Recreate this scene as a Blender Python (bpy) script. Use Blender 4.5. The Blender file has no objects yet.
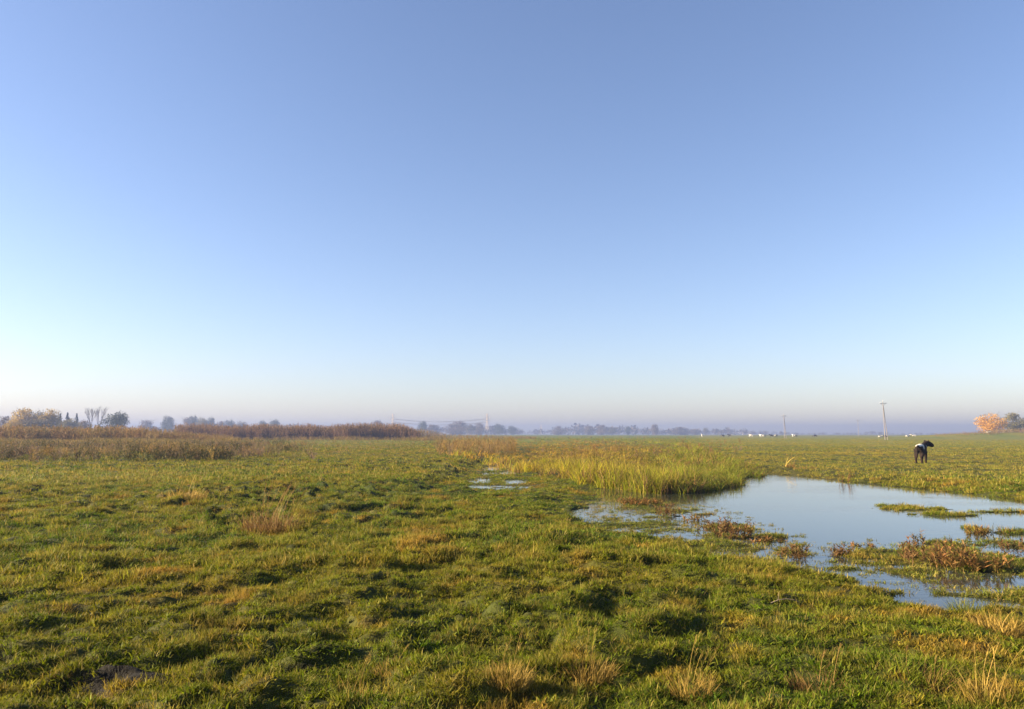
import bpy, bmesh, math, random
import numpy as np
from mathutils import Vector, Matrix

R = math.radians
PI = math.pi
S = bpy.context.scene
COL = S.collection
rng = np.random.default_rng(7)
random.seed(7)

# ------------------------------------------------------------------ camera model
F = 759.0
CX, CY = 512.0, 354.5
HOR = 434.0
PITCH = math.atan((HOR - CY) / F)
EYE = 1.6
ZW = -0.13                      # water level


def ray(px, py):
    x, y = (px - CX) / F, -(py - CY) / F
    c, s = math.cos(PITCH), math.sin(PITCH)
    return np.array([x, c - s * y, s + c * y])


def at(px, py, z=0.0):
    """ground point seen at a place in the photo"""
    d = ray(px, py)
    t = (z - EYE) / d[2]
    return d[0] * t, d[1] * t


def far(px, Y):
    """x of a thing at ground distance Y standing in that direction"""
    return (px - CX) / F * Y * 0.9945


# ------------------------------------------------------------------ numpy noise
_perm = np.random.default_rng(3).permutation(512)
_perm = np.concatenate([_perm, _perm, _perm])
_gr = np.random.default_rng(4).uniform(0, 2 * PI, 512)
_gx, _gy = np.cos(_gr), np.sin(_gr)


def perlin(x, y, seed=0):
    x = np.asarray(x, dtype=np.float64) + seed * 17.37
    y = np.asarray(y, dtype=np.float64) + seed * 9.71
    xi, yi = np.floor(x).astype(np.int64), np.floor(y).astype(np.int64)
    xf, yf = x - xi, y - yi
    u, v = xf * xf * xf * (xf * (xf * 6 - 15) + 10), yf * yf * yf * (yf * (yf * 6 - 15) + 10)

    def g(ix, iy, dx, dy):
        h = _perm[(_perm[ix & 511] + iy) & 511]
        return _gx[h] * dx + _gy[h] * dy
    a = g(xi, yi, xf, yf); b = g(xi + 1, yi, xf - 1, yf)
    c = g(xi, yi + 1, xf, yf - 1); d = g(xi + 1, yi + 1, xf - 1, yf - 1)
    return ((a + (b - a) * u) * (1 - v) + (c + (d - c) * u) * v) * 1.5


def fbm(x, y, seed=0, octs=3):
    s, amp, n = 0, 1.0, 0
    for i in range(octs):
        s = s + amp * perlin(x * 2 ** i, y * 2 ** i, seed + i * 5)
        n += amp; amp *= .5
    return s / n


def sstep(a, b, x):
    t = np.clip((x - a) / (b - a), 0, 1)
    return t * t * (3 - 2 * t)


def poly_sd(poly, x, y):
    """signed distance, negative inside"""
    x = np.asarray(x, float); y = np.asarray(y, float)
    d = np.full(x.shape, 1e18); inside = np.zeros(x.shape, bool)
    n = len(poly)
    for i in range(n):
        ax, ay = poly[i]; bx, by = poly[(i + 1) % n]
        ex, ey = bx - ax, by - ay
        wx, wy = x - ax, y - ay
        t = np.clip((wx * ex + wy * ey) / (ex * ex + ey * ey + 1e-12), 0, 1)
        d = np.minimum(d, (wx - ex * t) ** 2 + (wy - ey * t) ** 2)
        c = (ay <= y) != (by <= y)
        xx = ax + (y - ay) / (by - ay + 1e-12) * ex
        inside ^= c & (x < xx)
    d = np.sqrt(d)
    return np.where(inside, -d, d)


def world_poly(pts, z=ZW):
    return [at(px, py, z) for px, py in pts]


POND = world_poly([(596, 489), (640, 493), (700, 494), (745, 484), (764, 474), (800, 477), (850, 483), (905, 488),
                   (960, 494), (1024, 503), (1100, 512), (1160, 528), (1090, 540), (1000, 541), (930, 543), (880, 549), (835, 551),
                   (795, 544), (762, 534), (728, 520), (690, 508), (640, 501), (600, 496)])
MARSH = world_poly([(570, 505), (640, 497), (700, 506), (740, 520), (800, 541), (870, 546), (940, 541), (1040, 532), (1150, 530), (1160, 640),
                    (1040, 622), (985, 613), (930, 603), (860, 588), (800, 570), (730, 556), (660, 542), (590, 528)])
REEDS = world_poly([(438, 453), (478, 462), (505, 467), (548, 475), (600, 485), (650, 489), (700, 490), (742, 480), (764, 471),
                    (735, 464), (715, 457), (700, 449), (685, 445), (640, 442), (560, 440), (470, 440), (430, 445)], 0)
# shallow pools on the meadow and raised islets in the pond: pixel place, half sizes in metres
POOLS = [(503, 470, .95, 2.8), (494, 468.5, .4, 1.2), (499, 483, 1.1, 1.6), (484, 481, .5, .7), (515, 481.5, .4, .7), (590, 514, .5, .6), (612, 508, .4, .5),
         (990, 580, .6, .3), (958, 603, .6, .16), (880, 578, .35, .15), (800, 556, .5, .25), (700, 520, .6, .5)]
ISLES = [(915, 509, 1.1, .30), (945, 515, 1.0, .33), (895, 506, .6, .2), (770, 537, .42, .2), (976, 530, .3, .3), (1015, 533, .4, .2), (1000, 512, 1.0, .12),
         (672, 511, .4, .25), (722, 528, .5, .3), (793, 553, .3, .2), (955, 560, 1.0, .4), (990, 563, .5, .3)]


def height(x, y):
    x = np.asarray(x, float); y = np.asarray(y, float)
    r = np.hypot(x, y)
    sp = poly_sd(POND, x, y)
    sm = poly_sd(MARSH, x, y)
    # bumpy pasture: hummocks of half a metre to a metre and a half
    wx = x + .25 * perlin(x * 1.3, y * 1.3, 31); wy = y + .25 * perlin(x * 1.3, y * 1.3, 33)
    b1 = perlin(wx * .62, wy * .8, 1)
    b2 = perlin(wx * 1.35, wy * 1.55, 2)
    b3 = perlin(wx * 3.1, wy * 3.3, 3)
    b4 = perlin(wx * 6.5, wy * 7.0, 4)
    rough = .55 + 1.35 * np.clip(fbm(x * .17, y * .15, 12) + .15, -.25, .75) + .24 * sstep(2.0, -3, x - .06 * y) * sstep(6, 10, r) - .22 * sstep(1, 5, x)
    hum = .05 * b1 + 0.080 * np.clip(b2, -.28, .55) + .074 * b3 + .028 * b4
    fade = 1 - .30 * sstep(30, 120, r)
    swell = .10 * fbm(x / 26, y / 26, 20) + .22 * sstep(60, 400, r) * fbm(x / 130, y / 130, 22)
    hum = hum * (1 + .28 * sstep(9, 17, r) * sstep(3.5, -2, x))
    rough = rough * (1 - .75 * sstep(6, 2, np.abs(y - 29 - .22 * (x + 20))) * sstep(-6, -11, x))
    h = hum * rough * fade + swell * sstep(3, 18, np.abs(sp) + sm.clip(0)) + .02
    # slope towards the pond
    wid = 2.0 + 1.8 * sstep(0, -6, y - 22) 
    edge = sstep(0, 1, (sp + .35 * b2 + .2 * b3) / wid)
    inside = ZW - .02 - .22 * sstep(0, 1.6, -sp) + .02 * b3
    h = inside + (h - inside) * edge
    # marsh: about the water level, broken up
    mw = sstep(2.4, -.9, sm + .5 * b2) * sstep(-.35, .1, sp)
    wet = fbm(x * .55, y * .95, 41) 
    ml = ZW - .022 + .016 * sstep(5.5, 3, x) + .025 * sstep(3.5, 6, x) * sstep(14.5, 12, y) + .050 * wet + .045 * fbm(x * 1.3, y * 2.0, 43) + .034 * b2 + .022 * b3 + .012 * b4
    h = h + (ml - h) * mw
    for ip, (px, py, a, b) in enumerate(POOLS):
        cx, cy = at(px, py, ZW)
        q = np.sqrt(((x - cx) / a) ** 2 + ((y - cy) / b / 1.6) ** 2) + .22 * b2 + .35 * b3 + .25 * b4
        if ip < 5: h = h + (ZW + .014 + .05 * b4 - h) * sstep(3.0, 1.7, q)
        w = sstep(1.65, .75, q)
        h = h + (ZW - .035 - h) * w
    for px, py, a, b in ISLES:
        cx, cy = at(px, py, ZW)
        q = np.sqrt(((x - cx) / a) ** 2 + ((y - cy) / b / 1.8) ** 2) + .3 * b3 + .3 * b4
        w = sstep(1.3, .5, q)
        h = np.maximum(h, h + (ZW + .018 + .02 * b4 - h) * w)
    # low bank far on the right, wet hollow far behind
    h = h + 2.2 * sstep(45, 8, np.abs(y - 300)) * sstep(135, 200, x)
    return h


def colour(x, y, h=None):
    """plain base colour of the turf (linear), from its kind and wear"""
    x = np.asarray(x, float); y = np.asarray(y, float)
    r = np.hypot(x, y)
    green = np.array([.072, .132, .004]); olive = np.array([.166, .158, .006]); straw = np.array([.300, .165, .026]); rust = np.array([.150, .075, .022])
    pale = np.array([.150, .185, .060]); deep = np.array([.022, .056, .005])
    n1 = fbm(x * .16, y * .16, 51); n2 = fbm(x * .9, y * 1.0, 53); n3 = fbm(x * 2.6, y * 2.6, 55); n4 = fbm(x * .45, y * .30, 57)
    t = np.clip(.42 + .75 * n1 + .55 * n2 + .35 * n3, 0, 1)[..., None]
    c = green + (olive - green) * t
    d = sstep(.13, .52, n2 * .7 + n3 * .5 + n4 * .45)[..., None] * .75
    c = c + (straw - c) * d
    g = sstep(.06, .48, -n2 * .5 - n1 * .6 + .3 * n3)[..., None] * .7
    c = c + (deep - c) * g
    # right far side of the pond: even olive grazing land
    sp = poly_sd(POND, x, y)
    fr = (sstep(2, 9, x - .24 * y + 4.0) * sstep(22, 34, y))[..., None]
    oo = np.array([.192, .170, .022]) + (np.array([.112, .148, .018]) - np.array([.192, .170, .022])) * np.clip(.45 + .9 * fbm(x * .10, y * .045, 61) + .5 * n4, 0, 1)[..., None]
    oo = oo + (rust * 1.3 - oo) * (sstep(.25, .65, fbm(x * .22, y * .1, 63)) * .5)[..., None]
    c = c + (oo - c) * fr * .85
    # frosty pale strip in the left middle distance
    ps = (sstep(9, 2.5, np.abs(y - 26 - .25 * (x + 20))) * sstep(-6, -12, x + .1 * y) * (.5 + .5 * n1.clip(-1, 1)))[..., None]
    c = c + (pale - c) * ps * .55
    # dry, weedy land further left
    dw = (sstep(38, 60, y) * sstep(2, -8, x + 0.05 * y) * .4)[..., None]
    c = c + (np.array([.150, .112, .040]) - c) * dw * np.clip(.5 + n4 * 1.2, 0, 1)[..., None]
    # wet turf in the marsh: yellower green
    sm = poly_sd(MARSH, x, y)
    mw = (sstep(1.0, -1.0, sm) * .6)[..., None]
    c = c + (np.array([.125, .140, .022]) - c) * mw
    return c


# ------------------------------------------------------------------ tagging helpers
def tag(o, label=None, cat=None, group=None, kind=None):
    if label: o['label'] = label
    if cat: o['category'] = cat
    if group: o['group'] = group
    if kind: o['kind'] = kind
    return o


def empty(name, loc, rz=0.0):
    o = bpy.data.objects.new(name, None); COL.objects.link(o)
    o.location = loc; o.rotation_euler = (0, 0, rz)
    o.empty_display_size = .2
    return o


def link_mesh(name, me, mats, parent=None, link=True):
    o = bpy.data.objects.new(name, me)
    for m in (mats if isinstance(mats, (list, tuple)) else [mats]):
        me.materials.append(m)
    if link: COL.objects.link(o)
    if parent: o.parent = parent
    return o


def dup(o, loc=None, rz=0.0, scale=None, label=None):
    c = o.copy(); COL.objects.link(c)
    if loc is not None: c.location = loc
    c.rotation_euler = (0, 0, rz)
    if scale is not None: c.scale = (scale,) * 3 if not isinstance(scale, tuple) else scale
    if label: c['label'] = label
    for ch in o.children:
        d = ch.copy(); COL.objects.link(d); d.parent = c
        for g in ch.children:
            e = g.copy(); COL.objects.link(e); e.parent = d
    return c


class MB:
    """collects faces with a colour per vertex"""
    def __init__(s): s.v = []; s.f = []; s.c = []

    def add(s, vs, fs, cs=None):
        n = len(s.v)
        s.v.extend([tuple(v) for v in vs]); s.f.extend([tuple(i + n for i in f) for f in fs])
        s.c.extend(cs if cs is not None else [(0, 0, 0, 1)] * len(vs))

    def bar(s, a, b, ra, rb=None, n=6, col=(0, 0, 0, 1)):
        a, b = Vector(a), Vector(b); rb = ra if rb is None else rb
        d = (b - a).normalized(); u = d.orthogonal().normalized(); w = d.cross(u)
        vs = []
        for p, r in ((a, ra), (b, rb)):
            for i in range(n):
                t = 2 * PI * i / n
                vs.append(p + (u * math.cos(t) + w * math.sin(t)) * r)
        fs = [(i, (i + 1) % n, n + (i + 1) % n, n + i) for i in range(n)] + [tuple(range(n))[::-1], tuple(range(n, 2 * n))]
        s.add(vs, fs, [col] * len(vs))

    def box(s, c, sx, sy, sz, rz=0.0, col=(0, 0, 0, 1)):
        vs = []
        for i in (-.5, .5):
            for j in (-.5, .5):
                for k in (-.5, .5):
                    x, y = i * sx, j * sy
                    vs.append((c[0] + x * math.cos(rz) - y * math.sin(rz), c[1] + x * math.sin(rz) + y * math.cos(rz), c[2] + k * sz))
        s.add(vs, [(0, 1, 3, 2), (4, 6, 7, 5), (0, 4, 5, 1), (2, 3, 7, 6), (0, 2, 6, 4), (1, 5, 7, 3)], [col] * 8)

    def blade(s, base, direc, length, width, bend, segs, rnd, side=None, h0=0.0, h1=1.0, tipw=.15):
        """a leaf blade: base point, horizontal lean, length; rnd goes to the colour's red, height to green"""
        base = Vector(base); lean = Vector((direc[0], direc[1], 0))
        up = Vector((0, 0, 1))
        if side is None:
            a = random.uniform(0, 2 * PI); side = Vector((math.cos(a), math.sin(a), 0))
        vs, cs = [], []
        p = base.copy(); ang = direc[2]
        ax = lean.normalized() if lean.length > 1e-6 else Vector((1, 0, 0))
        for i in range(segs + 1):
            t = i / segs
            w = width * (1 - t) ** .7 if t > .35 else width * (.75 + .7 * t) * .76
            w = max(w, width * tipw) * .5
            vs += [p - side * w, p + side * w]
            cs += [(rnd, h0 + (h1 - h0) * t, 0, 1)] * 2
            a2 = ang + bend * t
            p = p + (up * math.cos(a2) + ax * math.sin(a2)) * (length / segs)
        fs = [(2 * i, 2 * i + 1, 2 * i + 3, 2 * i + 2) for i in range(segs)]
        s.add(vs, fs, cs)

    def mesh(s, name, smooth=False):
        me = bpy.data.meshes.new(name)
        me.from_pydata(s.v, [], s.f)
        at_ = me.color_attributes.new('var', 'FLOAT_COLOR', 'POINT')
        at_.data.foreach_set('color', np.array(s.c, dtype=np.float32).ravel())
        if smooth: me.polygons.foreach_set('use_smooth', [True] * len(me.polygons))
        me.update()
        return me


# ------------------------------------------------------------------ materials
def new_mat(name):
    m = bpy.data.materials.new(name); m.use_nodes = True
    nt = m.node_tree
    for n in list(nt.nodes):
        if n.type != 'OUTPUT_MATERIAL': nt.nodes.remove(n)
    return m, nt, nt.nodes['Material Output']


def N(nt, typ, **kw):
    n = nt.nodes.new(typ)
    for k, v in kw.items():
        if k in n.inputs.keys() if isinstance(k, str) else False: n.inputs[k].default_value = v
        else: setattr(n, k, v)
    return n


def mixc(nt, fac, a, b, blend='MIX'):
    n = nt.nodes.new('ShaderNodeMix'); n.data_type = 'RGBA'; n.blend_type = blend
    for sock, v in ((n.inputs[0], fac), (n.inputs[6], a), (n.inputs[7], b)):
        if hasattr(v, 'is_output'): nt.links.new(v, sock)
        elif isinstance(v, (int, float)): sock.default_value = v
        else: sock.default_value = (*v, 1) if len(v) == 3 else v
    return n.outputs[2]


def ramp(nt, val, stops):
    n = nt.nodes.new('ShaderNodeValToRGB'); e = n.color_ramp.elements
    while len(e) < len(stops): e.new(.5)
    for k, (p, c) in zip(e, stops):
        k.position = p; k.color = (*c, 1) if len(c) == 3 else c
    nt.links.new(val, n.inputs[0])
    return n.outputs[0]


def noise(nt, scale, detail=3, rough=.55, coord='Object', stretch=None):
    tc = nt.nodes.new('ShaderNodeTexCoord'); src = tc.outputs[coord]
    if stretch:
        mp = nt.nodes.new('ShaderNodeMapping'); mp.inputs['Scale'].default_value = stretch
        nt.links.new(src, mp.inputs[0]); src = mp.outputs[0]
    n = nt.nodes.new('ShaderNodeTexNoise'); n.inputs['Scale'].default_value = scale
    n.inputs['Detail'].default_value = detail; n.inputs['Roughness'].default_value = rough
    nt.links.new(src, n.inputs['Vector'])
    return n.outputs['Fac']


def sep(nt, colsock):
    n = nt.nodes.new('ShaderNodeSeparateColor'); nt.links.new(colsock, n.inputs[0])
    return n.outputs


def leafy(nt, out, col, trans=.35, rough=.6, spec=.10):
    """thin leaf: diffuse front, light through from behind, a little gloss"""
    p = nt.nodes.new('ShaderNodeBsdfPrincipled')
    p.inputs['Roughness'].default_value = rough
    p.inputs['Specular IOR Level'].default_value = spec
    nt.links.new(col, p.inputs['Base Color'])
    tr = nt.nodes.new('ShaderNodeBsdfTranslucent'); nt.links.new(col, tr.inputs['Color'])
    mx = nt.nodes.new('ShaderNodeMixShader'); mx.inputs[0].default_value = trans
    nt.links.new(p.outputs[0], mx.inputs[1]); nt.links.new(tr.outputs[0], mx.inputs[2])
    nt.links.new(mx.outputs[0], out.inputs['Surface'])


def attr(nt, name, kind='GEOMETRY'):
    n = nt.nodes.new('ShaderNodeAttribute'); n.attribute_name = name; n.attribute_type = kind
    return n


def grass_mat(name, dry=(.30, .20, .07), dry_from=.78, gain=1.0, trans=.38):
    m, nt, out = new_mat(name)
    t = attr(nt, 'tint', 'INSTANCER').outputs['Color']
    v = sep(nt, attr(nt, 'var').outputs['Color'])
    # each blade a bit lighter or darker, some of them dead and straw coloured
    k = ramp(nt, v[0], [(0, (.55, .60, .55)), (.5, (1, 1, 1)), (1, (1.55, 1.42, 1.1))])
    c = mixc(nt, 1.0, t, k, 'MULTIPLY')
    d = ramp(nt, v[0], [(dry_from, (0, 0, 0)), (min(dry_from + .02, 1), (1, 1, 1))])
    c = mixc(nt, d, c, mixc(nt, .45, dry, c))
    # the tips have gone yellow
    tip = ramp(nt, v[1], [(.55, (0, 0, 0)), (1, (.5, .5, .5))])
    c = mixc(nt, tip, c, mixc(nt, .5, (.24, .20, .05), c))
    leafy(nt, out, c, trans)
    return m


def tuft_mat(name, a, b, trans=.3, root=None):
    """for things made of stalks and leaves: colour from a to b per blade"""
    m, nt, out = new_mat(name)
    v = sep(nt, attr(nt, 'var').outputs['Color'])
    c = ramp(nt, v[0], [(0, a), (1, b)])
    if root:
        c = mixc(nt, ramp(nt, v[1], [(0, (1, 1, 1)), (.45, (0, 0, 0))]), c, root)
    leafy(nt, out, c, trans)
    return m


def plain(name, c, rough=.7, nscale=6, var=.25, metallic=0.0):
    m, nt, out = new_mat(name)
    p = nt.nodes.new('ShaderNodeBsdfPrincipled'); p.inputs['Roughness'].default_value = rough
    p.inputs['Metallic'].default_value = metallic
    f = noise(nt, nscale, 4, .6)
    col = ramp(nt, f, [(.25, tuple(x * (1 - var) for x in c)), (.75, tuple(min(1, x * (1 + var)) for x in c))])
    nt.links.new(col, p.inputs['Base Color']); nt.links.new(p.outputs[0], out.inputs['Surface'])
    return m


# ------------------------------------------------------------------ world, sun, camera
EL, AZ = R(17.5), R(-91)
w = bpy.data.worlds.new("World"); S.world = w; w.use_nodes = True
nt = w.node_tree; bg = nt.nodes['Background']
sky = nt.nodes.new('ShaderNodeTexSky'); sky.sky_type = 'NISHITA'; sky.sun_disc = False
sky.sun_elevation = EL; sky.sun_rotation = AZ
sky.air_density = 1.0; sky.dust_density = .5; sky.ozone_density = 3.0
tint = nt.nodes.new('ShaderNodeMix'); tint.data_type = 'RGBA'; tint.blend_type = 'MULTIPLY'; tint.inputs[0].default_value = 1
tint.inputs[7].default_value = (1.12, .968, 1.0, 1)
nt.links.new(sky.outputs[0], tint.inputs[6]); nt.links.new(tint.outputs[2], bg.inputs[0])
bg.inputs[1].default_value = .051

sd = bpy.data.lights.new('sun', 'SUN'); sd.energy = 5.0; sd.angle = R(.5); sd.color = (1, .81, .54)
so = bpy.data.objects.new('sun', sd); COL.objects.link(so)
dv = Vector((math.sin(AZ) * math.cos(EL), math.cos(AZ) * math.cos(EL), math.sin(EL)))
so.rotation_euler = (-dv).to_track_quat('-Z', 'Y').to_euler()
so.location = (-60, 0, 40)

cd = bpy.data.cameras.new('camera'); co = bpy.data.objects.new('camera', cd); COL.objects.link(co); S.camera = co
co.location = (0, 0, EYE); co.rotation_euler = (PI / 2 + PITCH, 0, 0)
cd.sensor_width = 36; cd.lens = 36 * F / 1024; cd.clip_start = .05; cd.clip_end = 20000

vs = S.view_settings
vs.view_transform = 'Standard'; vs.look = 'None'; vs.exposure = 2.22; vs.gamma = 1; vs.use_curve_mapping = False
cy = S.cycles
cy.use_denoising = True
cy.max_bounces = 6; cy.diffuse_bounces = 3; cy.glossy_bounces = 3; cy.transmission_bounces = 3; cy.volume_bounces = 1; cy.transparent_max_bounces = 8
cy.caustics_reflective = False; cy.caustics_refractive = False

# ------------------------------------------------------------------ ground
fa = np.linspace(-56, 56, 700)
ba = np.linspace(56, 304, 60)[1:-1]
ang = np.radians(np.concatenate([fa, ba]))
rr = np.concatenate([[.4, .8, 1.2, 1.6], np.exp(np.linspace(math.log(2.0), math.log(3000), 1080))])
AA, RR = np.meshgrid(ang, rr)
GX, GY = np.sin(AA) * RR, np.cos(AA) * RR
GZ = height(GX, GY)
nr, na = GX.shape
verts = np.stack([GX, GY, GZ], -1).reshape(-1, 3)
verts = np.vstack([verts, [[0, 0, 0]]])
ii, jj = np.meshgrid(np.arange(nr - 1), np.arange(na), indexing='ij')
jn = (jj + 1) % na
quads = np.stack([ii * na + jj, ii * na + jn, (ii + 1) * na + jn, (ii + 1) * na + jj], -1).reshape(-1, 4)
tris = np.stack([np.full(na, nr * na), (np.arange(na) + 1) % na, np.arange(na)], -1)
me = bpy.data.meshes.new('ground')
nq, ntr = len(quads), len(tris)
me.vertices.add(len(verts)); me.vertices.foreach_set('co', verts.ravel())
me.loops.add(nq * 4 + ntr * 3)
me.loops.foreach_set('vertex_index', np.concatenate([quads[:, ::-1].ravel(), tris[:, ::-1].ravel()]).astype(np.int32))
me.polygons.add(nq + ntr)
me.polygons.foreach_set('loop_start', np.concatenate([np.arange(nq) * 4, nq * 4 + np.arange(ntr) * 3]).astype(np.int32))
me.polygons.foreach_set('use_smooth', np.ones(nq + ntr, bool))
me.update(calc_edges=True); me.validate()
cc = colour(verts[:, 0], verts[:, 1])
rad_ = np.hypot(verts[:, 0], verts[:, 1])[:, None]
thatch_shade = cc * .30 + np.array([.016, .013, .006])  # soil and dead grass, darkened so the gaps between tufts read as shadow
cc = thatch_shade + (cc - thatch_shade) * sstep(35, 160, rad_)
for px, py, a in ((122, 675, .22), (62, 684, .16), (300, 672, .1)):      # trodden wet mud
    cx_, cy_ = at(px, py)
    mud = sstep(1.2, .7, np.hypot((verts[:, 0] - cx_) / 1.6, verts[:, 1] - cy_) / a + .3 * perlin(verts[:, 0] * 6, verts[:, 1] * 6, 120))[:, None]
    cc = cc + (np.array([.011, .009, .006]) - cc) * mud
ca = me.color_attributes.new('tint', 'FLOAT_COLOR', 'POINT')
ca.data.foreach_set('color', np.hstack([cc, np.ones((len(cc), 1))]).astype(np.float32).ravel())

m, nt, out = new_mat('turf')
t = attr(nt, 'tint').outputs['Color']
f1 = noise(nt, 9, 5, .65); f2 = noise(nt, .8, 5, .6); f3 = noise(nt, .07, 4, .6, stretch=(1, .5, 1))
c = mixc(nt, 1.0, t, ramp(nt, f1, [(.3, (.45, .45, .42)), (.7, (1.25, 1.2, 1.1))]), 'MULTIPLY')
c = mixc(nt, 1.0, c, ramp(nt, f2, [(.3, (.75, .8, .75)), (.7, (1.2, 1.15, 1.1))]), 'MULTIPLY')
c = mixc(nt, 1.0, c, ramp(nt, f3, [(.3, (.85, .95, .9)), (.7, (1.15, 1.05, 1.0))]), 'MULTIPLY')
# bare mud below the water line
g = nt.nodes.new('ShaderNodeNewGeometry'); sx = nt.nodes.new('ShaderNodeSeparateXYZ'); nt.links.new(g.outputs['Position'], sx.inputs[0])
mr = nt.nodes.new('ShaderNodeMapRange'); mr.inputs[1].default_value = ZW + .02; mr.inputs[2].default_value = ZW - .03
nt.links.new(sx.outputs['Z'], mr.inputs[0])
c = mixc(nt, mr.outputs[0], c, (.035, .034, .018))
p = nt.nodes.new('ShaderNodeBsdfPrincipled'); p.inputs['Roughness'].default_value = .85; p.inputs['Specular IOR Level'].default_value = .15
nt.links.new(c, p.inputs['Base Color'])
bp = nt.nodes.new('ShaderNodeBump'); bp.inputs['Strength'].default_value = 1; bp.inputs['Distance'].default_value = .06
fb = noise(nt, 5, 6, .7); nt.links.new(fb, bp.inputs['Height']); nt.links.new(bp.outputs[0], p.inputs['Normal'])
nt.links.new(p.outputs[0], out.inputs['Surface'])
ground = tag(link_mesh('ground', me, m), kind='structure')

# ------------------------------------------------------------------ water
m, nt, out = new_mat('pond_water')
gl = nt.nodes.new('ShaderNodeBsdfPrincipled')
gl.inputs['Base Color'].default_value = (.030, .034, .022, 1); gl.inputs['Roughness'].default_value = .045; gl.inputs['IOR'].default_value = 1.333
gl.inputs['Transmission Weight'].default_value = .0
tc = nt.nodes.new('ShaderNodeTexCoord')
mp = nt.nodes.new('ShaderNodeMapping'); mp.inputs['Scale'].default_value = (1.1, 2.2, 1); nt.links.new(tc.outputs['Object'], mp.inputs[0])
n1 = nt.nodes.new('ShaderNodeTexNoise'); n1.inputs['Scale'].default_value = 4.5; n1.inputs['Detail'].default_value = 3; nt.links.new(mp.outputs[0], n1.inputs[0])
# the near part of the pond is ruffled, the far part lies still
n2 = nt.nodes.new('ShaderNodeTexNoise'); n2.inputs['Scale'].default_value = .22; n2.inputs['Detail'].default_value = 2; nt.links.new(mp.outputs[0], n2.inputs[0])
ruf = ramp(nt, n2.outputs[0], [(.42, (.12, .12, .12)), (.58, (1, 1, 1))])
bp = nt.nodes.new('ShaderNodeBump'); bp.inputs['Distance'].default_value = .0035
nt.links.new(ruf, bp.inputs['Strength']); nt.links.new(n1.outputs[0], bp.inputs['Height']); nt.links.new(bp.outputs[0], gl.inputs['Normal'])
nt.links.new(gl.outputs[0], out.inputs['Surface'])
mb = MB()
wp = [(-5.5, 6.0), (34, 6.0), (34, 46), (-5.5, 46)]
mb.add([(x, y, ZW) for x, y in wp], [tuple(range(len(wp)))])
water = tag(link_mesh('water', mb.mesh('water'), m), kind='structure')

# ------------------------------------------------------------------ scatter: a point per tuft, geometry nodes put the tufts there
def scatter(name, label, kind_label, protos, P, rot, scl, idx, tints):
    me = bpy.data.meshes.new(name)
    n = len(P)
    me.vertices.add(n); me.vertices.foreach_set('co', np.asarray(P, np.float32).ravel())
    a = me.attributes.new('rot', 'FLOAT_VECTOR', 'POINT'); a.data.foreach_set('vector', np.asarray(rot, np.float32).ravel())
    a = me.attributes.new('scl', 'FLOAT_VECTOR', 'POINT'); a.data.foreach_set('vector', np.asarray(scl, np.float32).ravel())
    a = me.attributes.new('idx', 'INT', 'POINT'); a.data.foreach_set('value', np.asarray(idx, np.int32))
    a = me.attributes.new('tint', 'FLOAT_COLOR', 'POINT'); a.data.foreach_set('color', np.hstack([tints, np.ones((n, 1))]).astype(np.float32).ravel())
    me.update()
    o = bpy.data.objects.new(name, me); COL.objects.link(o)
    ng = bpy.data.node_groups.new(name + '_scatter', 'GeometryNodeTree')
    ng.interface.new_socket('Geometry', in_out='INPUT', socket_type='NodeSocketGeometry')
    ng.interface.new_socket('Geometry', in_out='OUTPUT', socket_type='NodeSocketGeometry')
    gi, go = ng.nodes.new('NodeGroupInput'), ng.nodes.new('NodeGroupOutput')
    ip = ng.nodes.new('GeometryNodeInstanceOnPoints')
    ci = ng.nodes.new('GeometryNodeCollectionInfo'); ci.inputs['Collection'].default_value = protos
    ci.inputs['Separate Children'].default_value = True; ci.inputs['Reset Children'].default_value = True

    def na_(nm, dt):
        q = ng.nodes.new('GeometryNodeInputNamedAttribute'); q.data_type = dt; q.inputs['Name'].default_value = nm
        return q.outputs[0]
    L = ng.links.new
    L(gi.outputs[0], ip.inputs['Points']); L(ci.outputs[0], ip.inputs['Instance'])
    ip.inputs['Pick Instance'].default_value = True
    L(na_('idx', 'INT'), ip.inputs['Instance Index'])
    er = ng.nodes.new('FunctionNodeEulerToRotation'); L(na_('rot', 'FLOAT_VECTOR'), er.inputs[0])
    L(er.outputs[0], ip.inputs['Rotation']); L(na_('scl', 'FLOAT_VECTOR'), ip.inputs['Scale'])
    L(ip.outputs[0], go.inputs[0])
    md = o.modifiers.new('scatter', 'NODES'); md.node_group = ng
    tag(o, label, kind='stuff')
    return o


def proto_col(name, meshes, mat):
    c = bpy.data.collections.new(name)
    for i, me in enumerate(meshes):
        me.materials.append(mat)
        o = bpy.data.objects.new('%s_%02d' % (name, i), me); c.objects.link(o)
    return c


def grass_tuft(nb, rad, hmin, hmax, width, segs, spread=.55):
    mb = MB()
    for _ in range(nb):
        a = random.uniform(0, 2 * PI); d = rad * math.sqrt(random.random())
        b = random.uniform(0, 2 * PI)
        out_ = (math.cos(a) * .5 + math.cos(b), math.sin(a) * .5 + math.sin(b))
        L = random.uniform(hmin, hmax)
        mb.blade((math.cos(a) * d, math.sin(a) * d, -.012), (*out_, random.uniform(.05, spread)), L, width * random.uniform(.7, 1.3),
                 random.uniform(.3, 1.5), segs, random.random())
    return mb.mesh('tuft')


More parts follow.
